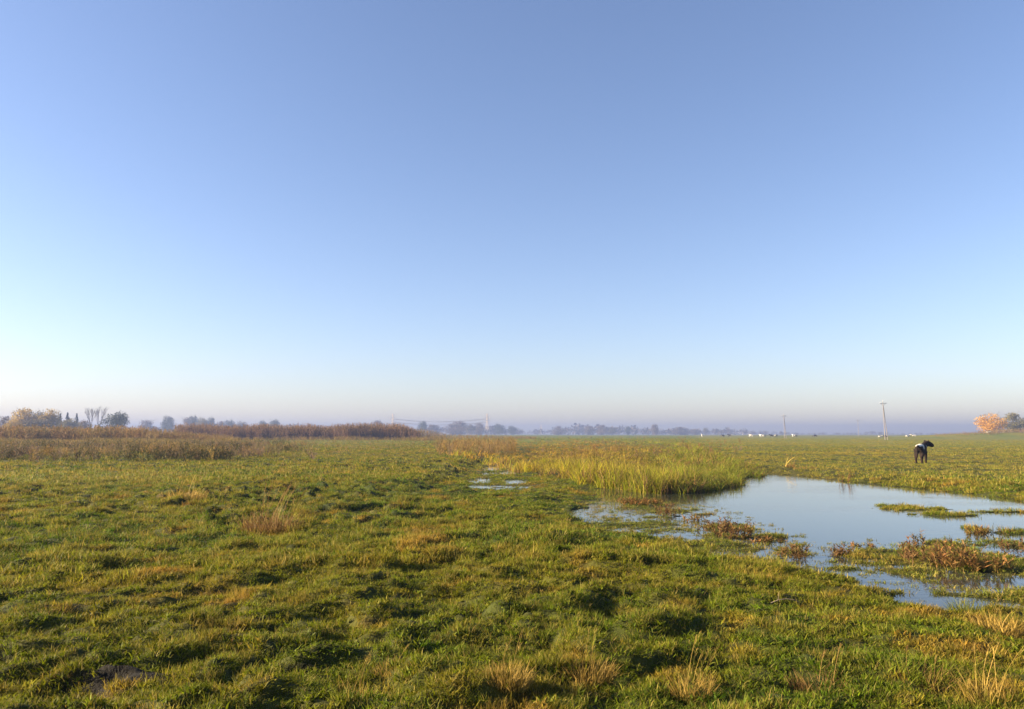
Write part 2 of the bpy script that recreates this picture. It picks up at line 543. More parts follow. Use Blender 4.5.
def broad_tuft(nb, rad, size):
    """low broad-leaved herb rosettes among the grass"""
    mb = MB()
    for _ in range(nb):
        a = random.uniform(0, 2 * PI); d = rad * math.sqrt(random.random())
        b = random.uniform(0, 2 * PI)
        mb.blade((math.cos(a) * d, math.sin(a) * d, 0), (math.cos(b), math.sin(b), random.uniform(.4, 1.0)), size * random.uniform(.6, 1.2),
                 size * .34, random.uniform(.2, .9), 3, random.random() * .7)
    return mb.mesh('tuft')


gm = grass_mat('meadow_grass')
protos = []
for i in range(6): protos.append(grass_tuft(40, .07, .022, .058, .0058, 3, 1.0))          # 0-5 near
for i in range(2): protos.append(broad_tuft(18, .06, .045))                              # 6-7
for i in range(2): protos.append(grass_tuft(60, .055, .045, .095, .0050, 4, .9))        # 8-9 taller
for i in range(6): protos.append(grass_tuft(30, .10, .035, .09, .012, 2, .9))               # 10-15 mid
for i in range(6): protos.append(grass_tuft(22, .20, .05, .13, .028, 2, .8))               # 16-21 far
for i in range(4): protos.append(grass_tuft(24, .42, .05, .14, .06, 2))                # 22-25 very far
for i in range(4): protos.append(grass_tuft(75, .12, .045, .115, .0095, 3, 1.0))           # 26-29 dense clumps
gcol = proto_col('grass_tuft', protos, gm)


def sample_r(n, r0, r1, power, half):
    """n points in a wedge, density ~ r**-power"""
    u = rng.random(n); k = 2 - power
    r = (r0 ** k + u * (r1 ** k - r0 ** k)) ** (1 / k)
    a = np.radians(rng.uniform(-half, half, n))
    return np.sin(a) * r, np.cos(a) * r, r


def grass_points():
    xs, ys, ids, sc = [], [], [], []
    bands = [(1.6, 11, 48000, .6, 60, 'near'), (9.5, 30, 53000, 1.2, 53, 'mid'), (26, 75, 39000, 1.5, 47, 'far'), (65, 260, 28000, 1.7, 43, 'vfar')]
    for r0, r1, n, pw, half, k in bands:
        x, y, r = sample_r(n, r0, r1, pw, half)
        u = rng.random(n)
        if k == 'near':
            tall = fbm(x * .8, y * .8, 71)
            i = rng.integers(0, 6, n)
            i = np.where(u < .24, 6 + rng.integers(0, 2, n), i)
            i = np.where((u > .86) & (tall > .05), 8 + rng.integers(0, 2, n), i)
        elif k == 'mid': i = 10 + rng.integers(0, 6, n)
        elif k == 'far': i = 16 + rng.integers(0, 6, n)
        else: i = 22 + rng.integers(0, 4, n)
        xs.append(x); ys.append(y); ids.append(i); sc.append(np.full(n, 1.0) * rng.uniform(.7, 1.3, n))
    return map(np.concatenate, (xs, ys, ids, sc))


def place(x, y):
    z = height(x, y); e = .06
    gx = (height(x + e, y) - height(x - e, y)) / (2 * e); gy = (height(x, y + e) - height(x, y - e)) / (2 * e)
    return z, gx, gy


x, y, idx, sc = grass_points()
z, gx, gy = place(x, y)
hv = .6 * fbm(x * 1.1, y * 1.1, 73) + 1.0 * fbm(x * 3.6, y * 3.6, 74, 2)
sm = poly_sd(MARSH, x, y)
wetz = sstep(.6, -.6, sm)
keep = z > ZW + .004 + rng.uniform(-.016, .012, len(x)) * wetz
for px, py, a in ((122, 675, .11), (140, 668, .09), (62, 684, .08)):
    cx_, cy_ = at(px, py); keep &= np.hypot((x - cx_) / 1.4, y - cy_) + .10 * perlin(x * 5, y * 5, 78) > a
sr = poly_sd(REEDS, x, y); keep &= (sr > -.15)
x, y, z, gx, gy, idx, sc, hv, wetz = (q[keep] for q in (x, y, z, gx, gy, idx, sc, hv, wetz))
n = len(x)
cl0 = fbm(x * 1.9 + .3 * perlin(x * 4, y * 4, 79), y * 2.1, 76, 2)
idx = np.where((idx >= 10) & (idx < 16) & (rng.random(n) < .55 * sstep(.08, .30, cl0)) & (wetz < .3), 26 + rng.integers(0, 4, n), idx)
rot = np.stack([np.clip(gy, -.5, .5) * .6 + rng.normal(0, .10, n), -np.clip(gx, -.5, .5) * .6 + rng.normal(0, .10, n), rng.uniform(0, 2 * PI, n)], -1)
rot[:, 0] *= 1; 
sc = sc * (1 - .3 * sstep(2, 9, x - .24 * y + 4) * sstep(22, 34, y))
for px, py, a, b in POOLS[:7]:
    cx_, cy_ = at(px, py, ZW)
    hv = hv - 1.2 * (sstep(3.2, 1.2, np.sqrt(((x - cx_) / (a + .4)) ** 2 + ((y - cy_) / (b * 1.6 + .8)) ** 2)))
clump = fbm(x * 1.9 + .3 * perlin(x * 4, y * 4, 79), y * 2.1, 76, 2)
fine = perlin(x * 7, y * 7.5, 77)
hv = .35 * np.maximum(hv, -2) + 1.15 * np.clip(clump + .1, -.5, .8) + .30 * fine
s3 = sc[:, None] * np.stack([np.ones(n), np.ones(n), np.clip(.90 + .72 * hv - .25 * wetz, .38, 1.8)], -1)
tn = colour(x, y)
tn = tn + (np.array([.26, .185, .030]) - tn) * (sstep(.1, .8, hv) * rng.uniform(0, .85, n))[:, None]
tn = tn * (1 + rng.uniform(-.38, .38, (n, 1)) * (1 - .6 * sstep(20, 60, np.hypot(x, y)))[:, None]) * rng.normal(1, .05, (n, 3)).clip(.8, 1.2)
scatter('grass', 'short green and straw coloured pasture grass over the bumpy meadow', None, gcol, np.stack([x, y, z], -1), rot, s3, idx, tn)
print('grass tufts', n)

def ground_z(x, y):
    return float(height(np.array([x]), np.array([y]))[0])


def spot(px, py, z=None):
    """where a thing seen at a place in the photo stands on the meadow"""
    zz = 0.0 if z is None else z
    for _ in range(6):
        x, y = at(px, py, zz)
        if z is not None: break
        zz = ground_z(x, y)
    return x, y, zz


# ------------------------------------------------------------------ reed bed
def reed_tuft(nb, rad, h0, h1, width):
    mb = MB()
    for _ in range(nb):
        a = random.uniform(0, 2 * PI); d = rad * math.sqrt(random.random()); b = random.uniform(0, 2 * PI)
        mb.blade((math.cos(a) * d, math.sin(a) * d, -.05), (math.cos(b), math.sin(b), random.uniform(.0, .28)), random.uniform(h0, h1),
                 width * random.uniform(.7, 1.3), random.uniform(.05, .9) if random.random() < .8 else random.uniform(1.2, 2.2), 5, random.random())
    return mb.mesh('reed')


rcol = proto_col('reed_tuft', [reed_tuft(13, .15, .45, 1.05, .024) for _ in range(6)] + [reed_tuft(11, .3, .45, 1.05, .045) for _ in range(5)],
                 grass_mat('reed_leaf', dry=(.36, .20, .05), dry_from=.80, trans=.45))
pw = np.array(REEDS)
n0 = 90000
u = rng.random(n0); yy = (18 ** -.6 + u * (210 ** -.6 - 18 ** -.6)) ** (1 / -.6)
xx = rng.uniform(-.12, .36, n0) * yy
sr = poly_sd(REEDS, xx, yy)
ragged = .5 * perlin(xx * .5, yy * .5, 81) * np.clip(yy / 30, 1, 4)
k = (sr + ragged < 0)
# thinner towards the meadow on the left and far back
den = np.clip(.50 + .7 * fbm(xx * .25, yy * .12, 83) + .9 * fbm(xx * .9, yy * .7, 84), .04, 1) * (.35 + .65 * sstep(-.02, .07, xx / yy))
k &= rng.random(n0) < den
xx, yy = xx[k][:6500], yy[k][:6500]; sr = sr[k][:6500]
n = len(xx); zz = np.maximum(height(xx, yy), ZW - .12)
c1 = np.array([.430, .345, .022]); c2 = np.array([.130, .190, .012]); c3 = np.array([.400, .190, .035]); c4 = np.array([.150, .095, .045])
q1 = np.clip(.5 + .9 * fbm(xx * .35, yy * .2, 85), 0, 1)[:, None]
tn = c1 + (c2 - c1) * q1
back = (sstep(-1.5, -9, sr) * np.clip(.65 + 1.3 * fbm(xx * .3, yy * .1, 87), 0, 1))[:, None]
tn = tn + (c3 - tn) * back * .75
tn = tn + (np.array([.135, .120, .022]) - tn) * (sstep(-1.5, -5, sr) * np.clip(.45 + 1.2 * fbm(xx * .5, yy * .16, 88), 0, 1) * .8)[:, None]
tn = tn + (np.array([.125, .170, .018]) - tn) * (sstep(.12, .27, xx / yy) * .75)[:, None]
left = (sstep(.06, -.02, xx / yy) * .6)[:, None]
tn = tn + (c3 * 1.1 - tn) * left * (rng.random((n, 1)) < .6)
tn = tn + (c4 - tn) * (rng.random((n, 1)) < .25)
tn = tn * rng.uniform(.5, 1.5, (n, 1))
hs = rng.uniform(.34, .96, n) * (1 - .55 * sstep(-.8, -3.5, sr)) * np.clip(.88 + .55 * fbm(xx * .5, yy * .3, 89) + .5 * fbm(xx * 1.4, yy * .9, 86), .35, 1.3) * (.50 + .50 * sstep(.33, .18, xx / yy)) * (.75 + .25 * sstep(.0, .10, xx / yy))
scatter('reed_bed', 'dense yellow green reeds with orange patches on the far left bank of the pond', None, rcol, np.stack([xx, yy, zz], -1),
        np.stack([rng.normal(0, .07, n), rng.normal(.04, .07, n), rng.uniform(0, 2 * PI, n)], -1), np.stack([rng.uniform(.8, 1.2, n)] * 2 + [hs], -1),
        np.where(yy < 38, rng.integers(0, 6, n), 6 + rng.integers(0, 5, n)), tn)


n0 = 60000
xx = rng.uniform(-1, 26, n0); yy = rng.uniform(8, 24, n0)
sm2 = poly_sd(MARSH, xx, yy); zz = height(xx, yy)
k = (zz < ZW + .004) & (sm2 < 1.2) & (zz > ZW - .12)
k &= rng.random(n0) < np.clip(.10 + .8 * fbm(xx * .7, yy * 1.2, 121) + .6 * fbm(xx * 2.5, yy * 2.5, 122) + .25 * sstep(5.5, 3, xx), 0, 1) * sstep(1.2, -.8, sm2)
xx, yy = xx[k][:5200], yy[k][:5200]; n = len(xx)
tn = np.array([.135, .150, .022]) + (np.array([.24, .17, .05]) - np.array([.135, .150, .022])) * np.clip(.2 + fbm(xx * 1.1, yy * 1.1, 123), 0, 1)[:, None]
scatter('water_weeds', 'small green plants standing thinly in the shallow water at the near edge of the pond', None, gcol, np.stack([xx, yy, np.full(n, ZW - .004)], -1),
        np.stack([rng.normal(0, .15, n), rng.normal(0, .15, n), rng.uniform(0, 2 * PI, n)], -1), rng.uniform(.35, .95, (n, 1)) * np.array([[1.0, 1.0, .7]]),
        np.where(rng.random(n) < .35, 6 + rng.integers(0, 2, n), 10 + rng.integers(0, 6, n)), tn * rng.uniform(.8, 1.2, (n, 1)))
print('water weeds', n)

# ------------------------------------------------------------------ dry weeds: tall thicket at the left, low forbs before it
def stalk_proto(leaves, w, spread, plume=True):
    mb = MB()
    for s in range(3):
        a = random.uniform(0, 2 * PI); b = (math.cos(a) * spread, math.sin(a) * spread)
        L = random.uniform(.75, 1.0); lean = random.uniform(0, .18); r = random.random()
        mb.blade((*b, 0), (math.cos(a), math.sin(a), lean), L, w * .45, .1, 3, r * .5, tipw=.5)
        for i in range(leaves):
            t = random.uniform(.12, .95); c = random.uniform(0, 2 * PI)
            p = (b[0] + math.cos(a) * lean * t * L, b[1] + math.sin(a) * lean * t * L, t * L)
            mb.blade(p, (math.cos(c), math.sin(c), random.uniform(.3, .8)), random.uniform(.14, .30), w, random.uniform(.5, 1.7), 3, random.random(), h0=t * .5, h1=t)
        if plume:
            for i in range(4):
                c = random.uniform(0, 2 * PI)
                mb.blade((b[0] + math.cos(a) * lean * L, b[1] + math.sin(a) * lean * L, L * .96), (math.cos(c), math.sin(c), random.uniform(.05, .5)), random.uniform(.06, .14), w * .5, .4, 2, random.random())
    return mb.mesh('stalk')


def forb_proto(w):
    mb = MB()
    for s in range(9):
        a = random.uniform(0, 2 * PI); c = (math.cos(a), math.sin(a), random.uniform(.1, .6)); L = random.uniform(.5, 1.05); r = random.random()
        mb.blade((c[0] * .06, c[1] * .06, 0), c, L, w * .6, .15, 3, r * .6, tipw=.5)
        for i in range(6):
            t = random.uniform(.3, 1.0); e = random.uniform(0, 2 * PI); sl = math.sin(c[2]) * L * t
            mb.blade((c[0] * sl, c[1] * sl, math.cos(c[2]) * L * t), (math.cos(e), math.sin(e), random.uniform(.2, 1.2)), random.uniform(.10, .24), w * 1.3, .6, 2, random.random())
    return mb.mesh('forb')


weedm = grass_mat('dry_weed', dry=(.32, .19, .07), dry_from=.7, trans=.3)
wcol = proto_col('weed_plant', [stalk_proto(9, .035, .16) for _ in range(6)] + [forb_proto(.028) for _ in range(6)], weedm)
Pw, Rw, Sw, Iw, Tw = [], [], [], [], []


def weeds(n, fpx, fy, hh, ww, i0, i1, cols, dens=None):
    a = rng.random(n); px = fpx[0] + (fpx[1] - fpx[0]) * a
    y = fy[0] + (fy[1] - fy[0]) * rng.random(n) ** 1.3
    y = y * (1 + .035 * fbm(px * .06, px * .0 + n * .01, 102)) + (1 - rng.random(n) ** .15) * -14
    x = (px - CX) / F * y * .9945
    k = np.ones(n, bool) if dens is None else rng.random(n) < dens(x, y, px)
    x, y, px = x[k], y[k], px[k]; n = len(x)
    z = height(x, y)
    h = hh(x, y, px) * rng.uniform(.55, 1.18, n)
    c = np.array(cols); w_ = rng.random((n, len(cols))) ** 3 + .02
    for q in range(len(cols)): w_[:, q] *= np.clip(1 + 3.2 * fbm(x * .13, y * .09, 91 + 7 * q), .06, 4)
    w_ /= w_.sum(1, keepdims=True)
    Pw.append(np.stack([x, y, z], -1)); Rw.append(np.stack([rng.normal(0, .1, n), rng.normal(.03, .1, n), rng.uniform(0, 2 * PI, n)], -1))
    Sw.append(np.stack([h * ww, h * ww, h], -1)); Iw.append(rng.integers(i0, i1, n)); Tw.append(w_ @ c * rng.uniform(.55, 1.4, (n, 1)))


RED = (.21, .095, .035); ORG = (.27, .150, .045); MAU = (.185, .125, .105); STR = (.27, .20, .09); OLV = (.12, .115, .028); DRK = (.075, .050, .036)
# tall russet stand at the left edge of the meadow
weeds(5200, (-90, 232), (128, 172), lambda x, y, px: 2.6 + .9 * fbm(x * .09, y * .02, 92) - 1.3 * sstep(110, 232, px), 1.0, 0, 6, [ORG, RED, OLV, STR, DRK])
weeds(2600, (-90, 240), (104, 128), lambda x, y, px: .85 + .5 * fbm(x * .1, y * .06, 90), .9, 0, 12, [(.27, .21, .03), OLV, ORG, OLV, STR])
# grey purple stand behind it, farther right
weeds(5200, (176, 420), (212, 238), lambda x, y, px: 3.8 + .9 * fbm(x * .11, y * .02, 93) - 1.3 * sstep(395, 420, px), .62, 0, 6, [MAU, RED, DRK, (.17, .10, .07)])
weeds(1100, (400, 535), (225, 270), lambda x, y, px: 2.9 - 1.5 * sstep(420, 455, px) - .5 * sstep(470, 535, px), .7, 0, 6, [ORG, MAU, STR, OLV])
weeds(2600, (225, 440), (165, 213), lambda x, y, px: .9 + .6 * fbm(x * .1, y * .06, 104), .9, 0, 12, [OLV, (.26, .20, .03), ORG, MAU], lambda x, y, px: np.clip(.5 + 1.5 * fbm(x * .05, y * .03, 105), 0, 1))
# low dry forbs on the meadow before them
weeds(3000, (-80, 330), (44, 132), lambda x, y, px: .78 + .4 * fbm(x * .1, y * .06, 94), 1.0, 6, 12, [MAU, OLV, STR, (.16, .12, .05), DRK, (.05, .062, .018)],
      lambda x, y, px: np.clip(.42 + 2.4 * fbm(x * .10, y * .06, 95), 0, 1) * sstep(340, 200, px) * sstep(42, 62, y + 8 * perlin(x * .1, y * .1, 96)))
for sd, hc, cl in ((201, .95, [(.034, .044, .013), (.05, .05, .02)]), (203, .80, [MAU, (.13, .09, .075)]), (205, .75, [(.30, .20, .05), ORG]), (207, .9, [(.045, .035, .022), (.04, .05, .014)])):
    weeds(5200, (-80, 320), (46, 128), lambda x, y, px: hc + .4 * fbm(x * .2, y * .1, 94), 1.1, 6, 12, cl,
          lambda x, y, px: sstep(.20, .34, fbm(x * .16, y * .085, sd)) * sstep(350, 210, px))
weeds(700, (235, 470), (70, 170), lambda x, y, px: .5 + .2 * fbm(x * .1, y * .06, 94), 1.0, 6, 12, [ORG, OLV, STR, OLV], lambda x, y, px: np.clip(.3 + 1.4 * fbm(x * .09, y * .05, 97), 0, 1))
# tall orange weeds at the left end of the reeds
weeds(520, (436, 515), (58, 125), lambda x, y, px: 1.05 + .3 * fbm(x * .3, y * .1, 98), .8, 0, 12, [ORG, STR, OLV, MAU, (.30, .18, .03)])
weeds(260, (540, 740), (60, 160), lambda x, y, px: .8 + .3 * fbm(x * .3, y * .1, 98), .9, 0, 12, [RED, ORG, MAU], lambda x, y, px: np.clip(.2 + 1.8 * fbm(x * .12, y * .05, 99), 0, 1))
# scrub on the low bank at the right
weeds(900, (935, 1090), (285, 315), lambda x, y, px: .7 + .9 * sstep(945, 1015, px), .9, 0, 12, [MAU, RED, OLV, STR])
weeds(500, (500, 700), (230, 330), lambda x, y, px: .8 + .0 * x, 1.2, 6, 12, [RED, OLV, MAU], lambda x, y, px: np.clip(.3 + 1.6 * fbm(x * .04, y * .03, 101), 0, 1))
scatter('dry_weeds', 'dry russet and grey purple weeds standing in thickets across the back of the meadow', None, wcol, np.concatenate(Pw), np.concatenate(Rw), np.concatenate(Sw), np.concatenate(Iw), np.concatenate(Tw))


# ------------------------------------------------------------------ trees
bark = plain('tree_bark', (.085, .065, .050), .9, 3, .4)


def leaf_quad(mb, c, s, r, hfrac):
    n = Vector((random.gauss(0, 1), random.gauss(0, 1), random.gauss(.3, 1))).normalized()
    u = n.orthogonal().normalized(); v = n.cross(u)
    a = random.uniform(0, PI); u, v = u * math.cos(a) + v * math.sin(a), v * math.cos(a) - u * math.sin(a)
    c = Vector(c)
    mb.add([c - u * s * .5, c - v * s * .32, c + u * s * .5, c + v * s * .32], [(0, 1, 2, 3)], [(r, hfrac, 0, 1)] * 4)


def crown_mesh(lobes, nleaf, size, even=False):
    """leaves in lobes (x, y, z, rx, rz), thicker near each lobe's skin"""
    mb = MB(); vol = [(l[3] if even else l[3] ** 2 * l[4]) for l in lobes]; tot = sum(vol)
    for l, v in zip(lobes, vol):
        tone = random.random()
        for _ in range(max(12, int(nleaf * v / tot))):
            d = Vector((random.gauss(0, 1), random.gauss(0, 1), random.gauss(0, 1))).normalized() * (random.random() ** .42)
            if random.random() < .12: d *= random.uniform(1.0, 1.28)
            p = (l[0] + d.x * l[3], l[1] + d.y * l[3], l[2] + d.z * l[4])
            leaf_quad(mb, p, size * random.uniform(.6, 1.4), min(1, max(0, tone * .65 + random.random() * .4)), p[2])
    return mb.mesh('crown')


def round_lobes(n, w, z0, z1, flat=1.0):
    out = []
    for _ in range(n):
        a = random.uniform(0, 2 * PI); t = random.random(); z = z0 + (z1 - z0) * t
        env = math.sin(PI * min(.96, max(.12, t * .82 + .12))) ** .7
        rad = w * .5 * env; d = rad * random.uniform(.2, .75)
        rx = rad * random.uniform(.35, .6) + .02
        out.append((math.cos(a) * d, math.sin(a) * d, z, rx, rx * random.uniform(.65, .95) * flat))
    return out


def trunk_mesh(top, r, limbs, z0, w):
    mb = MB(); prev = Vector((0, 0, -.02)); pr = r
    for i in range(1, 5):
        p = Vector((random.gauss(0, .012), random.gauss(0, .012), top * i / 4)); q = r * (1 - .78 * i / 4)
        mb.bar(prev, p, pr, q, 7); prev, pr = p, q
    for _ in range(limbs):
        a = random.uniform(0, 2 * PI); z = random.uniform(z0, top * .85); L = w * random.uniform(.25, .45)
        b = Vector((0, 0, z)); e = b + Vector((math.cos(a) * L, math.sin(a) * L, L * random.uniform(.5, 1.1)))
        mb.bar(b, e, r * .42, r * .12, 5)
    return mb.mesh('trunk')


def make_tree(name, lobes, nleaf, size, mat, top=.8, r=.022, w=.8, z0=.2, even=False):
    t = empty(name, (0, 0, 0))
    link_mesh('trunk', trunk_mesh(top, r, 9, z0, w), bark, t)
    link_mesh('crown', crown_mesh(lobes, nleaf, size, even), mat, t)
    return t


def twig_tree(name, mat):
    """leafless tree: the crown is all fine branches"""
    t = empty(name, (0, 0, 0)); tm, cm = MB(), MB()

    def grow(p, d, L, r, lev):
        e = p + d * L
        (tm if lev < 2 else cm).bar(p, e, r, r * .62, 6 if lev < 2 else 3, (random.random(), .5, 0, 1))
        if lev >= 5: return
        for k in range(random.choice((2, 3, 3)) if lev else 4):
            a = random.uniform(0, 2 * PI); s = random.uniform(.2, .48)
            u = d.orthogonal().normalized(); v = d.cross(u)
            nd = (d * math.cos(s) + (u * math.cos(a) + v * math.sin(a)) * math.sin(s) + Vector((0, 0, .22))).normalized()
            grow(e if k else p + d * L * .8, nd, L * random.uniform(.62, .82), r * .58, lev + 1)
    grow(Vector((0, 0, -.02)), Vector((.02, 0, 1)).normalized(), .26, .018, 0)
    link_mesh('trunk', tm.mesh('trunk'), bark, t); link_mesh('crown', cm.mesh('crown'), mat, t)
    return t


yellow = tuft_mat('yellow_leaves', (.21, .150, .022), (.42, .285, .05), .35)
greyg = tuft_mat('grey_leaves', (.085, .080, .055), (.17, .145, .085), .25)
darkg = tuft_mat('dark_leaves', (.030, .042, .024), (.075, .085, .040), .25)
orange = tuft_mat('orange_leaves', (.36, .185, .024), (.58, .330, .050), .35)
olive = tuft_mat('olive_leaves', (.100, .095, .038), (.215, .185, .075), .3)
mauve = tuft_mat('mauve_leaves', (.090, .066, .058), (.165, .125, .100), .25)
spruce = tuft_mat('spruce_needles', (.020, .032, .020), (.05, .065, .035), .1)
twigm = tuft_mat('bare_twigs', (.09, .065, .055), (.15, .11, .09), 0.0)

random.seed(21)
kinds = {}
kinds['yellow'] = [make_tree('autumn_tree', round_lobes(26, .95, .2, .88), 3600, .045, yellow, w=.9) for _ in range(2)]
kinds['grey'] = [make_tree('grey_tree', round_lobes(22, .85, .12, .88), 2200, .05, greyg, w=.8) for _ in range(2)]
kinds['dark'] = [make_tree('dark_tree', round_lobes(24, 1.25, .08, .85, .8), 3600, .05, darkg, w=1.0) for _ in range(2)]
kinds['orange'] = [make_tree('orange_tree', round_lobes(30, 1.05, .16, .86), 5200, .04, orange, w=1.0)]
kinds['olive'] = [make_tree('olive_tree', round_lobes(26, 1.0, .2, .88), 4200, .045, olive, w=.9) for _ in range(2)]
kinds['mauve'] = [make_tree('mauve_tree', round_lobes(22, 1.0, .06, .88), 2400, .055, mauve, w=.9) for _ in range(2)]
kinds['bare'] = [twig_tree('bare_tree', twigm) for _ in range(2)]
sp = []
for _ in range(2):
    lob = []
    for i in range(15):
        t = i / 14; ww = .22 * (1 - t) + .012
        for k in range(3):
            a = random.uniform(0, 2 * PI); lob.append((math.cos(a) * ww * .55, math.sin(a) * ww * .55, .1 + .86 * t, ww * .55 + .008, .05))
    sp.append(make_tree('spruce_tree', lob, 2000, .04, spruce, top=.9, r=.014, w=.2, z0=.3, even=True))
kinds['spruce'] = sp
used = set()


def put_tree(kind, px, top, width, Y, label, group=None, v=0):
    """a tree seen at px whose top reaches photo row top, width in photo pixels, standing Y metres off"""
    x = far(px, Y); z = ground_z(x, Y)
    H = (HOR - top) / F * Y * 1.0 + EYE - z; W = width / F * Y
    src = kinds[kind][v % len(kinds[kind])]
    crown = [c for c in src.children if c.name.startswith('crown')][0]
    me_ = crown.data
    if 'w' not in me_:
        xs = np.zeros(len(me_.vertices) * 3); me_.vertices.foreach_get('co', xs); xs = xs.reshape(-1, 3)
        me_['w'] = float(np.percentile(xs[:, 0], 98.5) - np.percentile(xs[:, 0], 1.5)); me_['h'] = float(np.percentile(xs[:, 2], 99.6))
    sx, sz = W / me_['w'], H / me_['h']
    o = src if src.name not in used else dup(src)
    used.add(o.name); used.add(src.name)
    o.location = (x, Y, z - .05); o.rotation_euler = (0, 0, rng.uniform(0, 6.28)); o.scale = (sx, sx, sz)
    kn = {'yellow': 'tree', 'bare': 'tree'}.get(kind, 'tree')
    tag(o, label, kn, group)
    return o


NT = 'near trees beyond the dry weeds on the left'
put_tree('mauve', 4, 416.5, 15, 380, 'grey mauve tree at the far left edge, lower than the yellow trees', NT)
put_tree('yellow', 25, 409.0, 24, 350, 'large yellow tree with broad crown, leftmost of the yellow ones', NT)
put_tree('grey', 38, 411, 17, 372, 'greyish thin crown between the two big yellow trees', NT)
put_tree('yellow', 48.5, 409.5, 17, 350, 'yellow tree beside the dark spruces, right of the grey crown', NT, 1)
put_tree('yellow', 12, 420, 16, 300, 'low yellow brown tree in front of the big yellow ones', NT, 1)
put_tree('grey', 34, 419, 22, 305, 'low greyish scrubby tree under the two yellow crowns', NT, 1)
put_tree('spruce', 59.5, 414.0, 10, 420, 'dark pointed spruce, first of three beside the yellow trees', NT)
put_tree('spruce', 66.5, 413.2, 11, 420, 'dark pointed spruce in the middle of the three', NT, 1)
put_tree('spruce', 75.5, 413.8, 9, 430, 'dark pointed spruce standing a little apart from the other two', NT)
put_tree('olive', 70, 419, 15, 400, 'low olive bushy tree under the spruces', NT)
put_tree('mauve', 84, 420.5, 14, 410, 'low mauve brown tree left of the leafless pair', NT, 1)
put_tree('bare', 90.5, 407.5, 8, 400, 'slim leafless tree, left of the leafless pair', NT)
put_tree('bare', 99, 405.6, 12, 395, 'taller leafless tree with spreading twigs beside the round dark tree', NT, 1)
put_tree('dark', 115.5, 412.5, 25, 380, 'round dark green tree right of the leafless pair', NT)
put_tree('orange', 992.5, 414.2, 20, 400, 'bright orange autumn tree standing alone on the right bank')
put_tree('olive', 1013, 413.0, 19, 410, 'grey green tree with peaked crown right of the orange one', v=1)
put_tree('olive', 1030, 417.5, 12, 420, 'grey green tree cut by the right edge of the view')

HT = 'hazy trees on the horizon'
hz = [('mauve', 147, 420, 12, 800, 'low wide mauve tree, first of the hazy trees after the round dark tree'),
      ('dark', 167, 416.4, 10, 760, 'rounded blue grey tree, tallest in the gap left of the mauve clump'),
      ('mauve', 186, 417.8, 9, 780, 'mauve brown rounded tree at the left of the horizon clump'),
      ('dark', 193.5, 415.8, 9.5, 790, 'tallest grey tree in the middle of the horizon clump'),
      ('olive', 201.5, 418, 8, 780, 'yellowish grey tree at the right of the horizon clump'),
      ('dark', 210, 417.7, 8.5, 800, 'small dark lobed tree just right of the horizon clump'),
      ('mauve', 221, 421.4, 9, 850, 'low mauve tree between the dark lobed tree and the flat one'),
      ('dark', 230, 420.2, 11, 850, 'flat topped dark tree on the horizon past the clump'),
      ('grey', 241, 421.2, 9, 880, 'low grey tree beside the flat topped one'),
      ('dark', 263, 420.8, 8, 850, 'small dark tree, left of two above the purple thicket'),
      ('dark', 273.5, 419.8, 9, 830, 'blunt dark tree, right of two above the purple thicket'),
      ('mauve', 377, 420.6, 10, 900, 'pinkish tree over the thicket just left of the first pylon'),
      ('dark', 422.5, 421.2, 7, 1000, 'small dark round tree between the pylons'),
      ('mauve', 433, 425, 12, 1050, 'low mauve tree right of the small dark round one'),
      ('mauve', 451, 424, 10, 1100, 'low mauve tree left of the broad pinkish crown'),
      ('mauve', 459, 421.4, 13, 1050, 'broad pinkish tree under the wires, nearest the second pylon'),
      ('grey', 469, 424.5, 10, 1080, 'low grey shoulder of the broad pinkish tree'),
      ('mauve', 479, 423.2, 9, 1100, 'rounded mauve tree just left of the second pylon'),
      ('dark', 500, 424.0, 9, 1150, 'bluish round tree right of the second pylon'),
      ('dark', 512, 426, 8, 1200, 'second bluish tree right of the second pylon, smaller'),
      ('mauve', 559, 426.0, 7, 1200, 'small mauve tree right of the third pylon'),
      ('mauve', 589, 426.2, 8, 1250, 'small round mauve tree midway along the hazy woods'),
      ('mauve', 602, 425.2, 9, 1200, 'broadest mauve tree midway along the hazy woods'),
      ('grey', 612, 427.2, 8, 1250, 'flat grey tree touching the broadest mauve one'),
      ('dark', 628, 426.3, 5, 1250, 'tiny dark tree last before the gap in the hazy woods'),
      ('mauve', 655, 424.4, 7, 1150, 'pinkish upright tree standing above the reeds, alone on the horizon'),
      ('mauve', 680, 427, 12, 1250, 'low wide mauve tree right of the pinkish upright one'),
      ('mauve', 696, 429, 8, 1300, 'faint low tree at the right end of the hazy woods'),
      ('grey', 706, 427.5, 4, 1300, 'faint narrow tree, last one before the far houses')]
for i, (k_, px, top, wd, Y, lb) in enumerate(hz): put_tree(k_, px, top, wd * 1.3, Y, lb, HT, i)

# far wood that reads as one band
mb = MB(); random.seed(5)
for i in range(850):
    px = random.uniform(-120, 1140); Y = random.uniform(1350, 1900)
    hh = (15.5 + 3 * math.sin(px * .045) + 2.2 * math.sin(px * .13 + 1)) * (1 if px < 640 else max(.30, 1 - (px - 640) / 260)) * random.uniform(.75, 1.15)
    x = far(px, Y); rx = hh * random.uniform(.4, .75)
    for _ in range(34):
        d = Vector((random.gauss(0, 1), random.gauss(0, 1), random.gauss(0, 1))).normalized() * random.random() ** .4
        leaf_quad(mb, (x + d.x * rx, Y + d.y * rx, hh * .52 + d.z * hh * .5), hh * .30, random.random(), .5)
tag(link_mesh('treeline', mb.mesh('treeline'), tuft_mat('far_wood', (.045, .036, .034), (.10, .075, .062), .1)), 'far mauve wood along the whole horizon, faded by haze', kind='stuff')

# ------------------------------------------------------------------ pylons and wires
steel = plain('pylon_steel', (.44, .37, .33), .6, .5, .12)


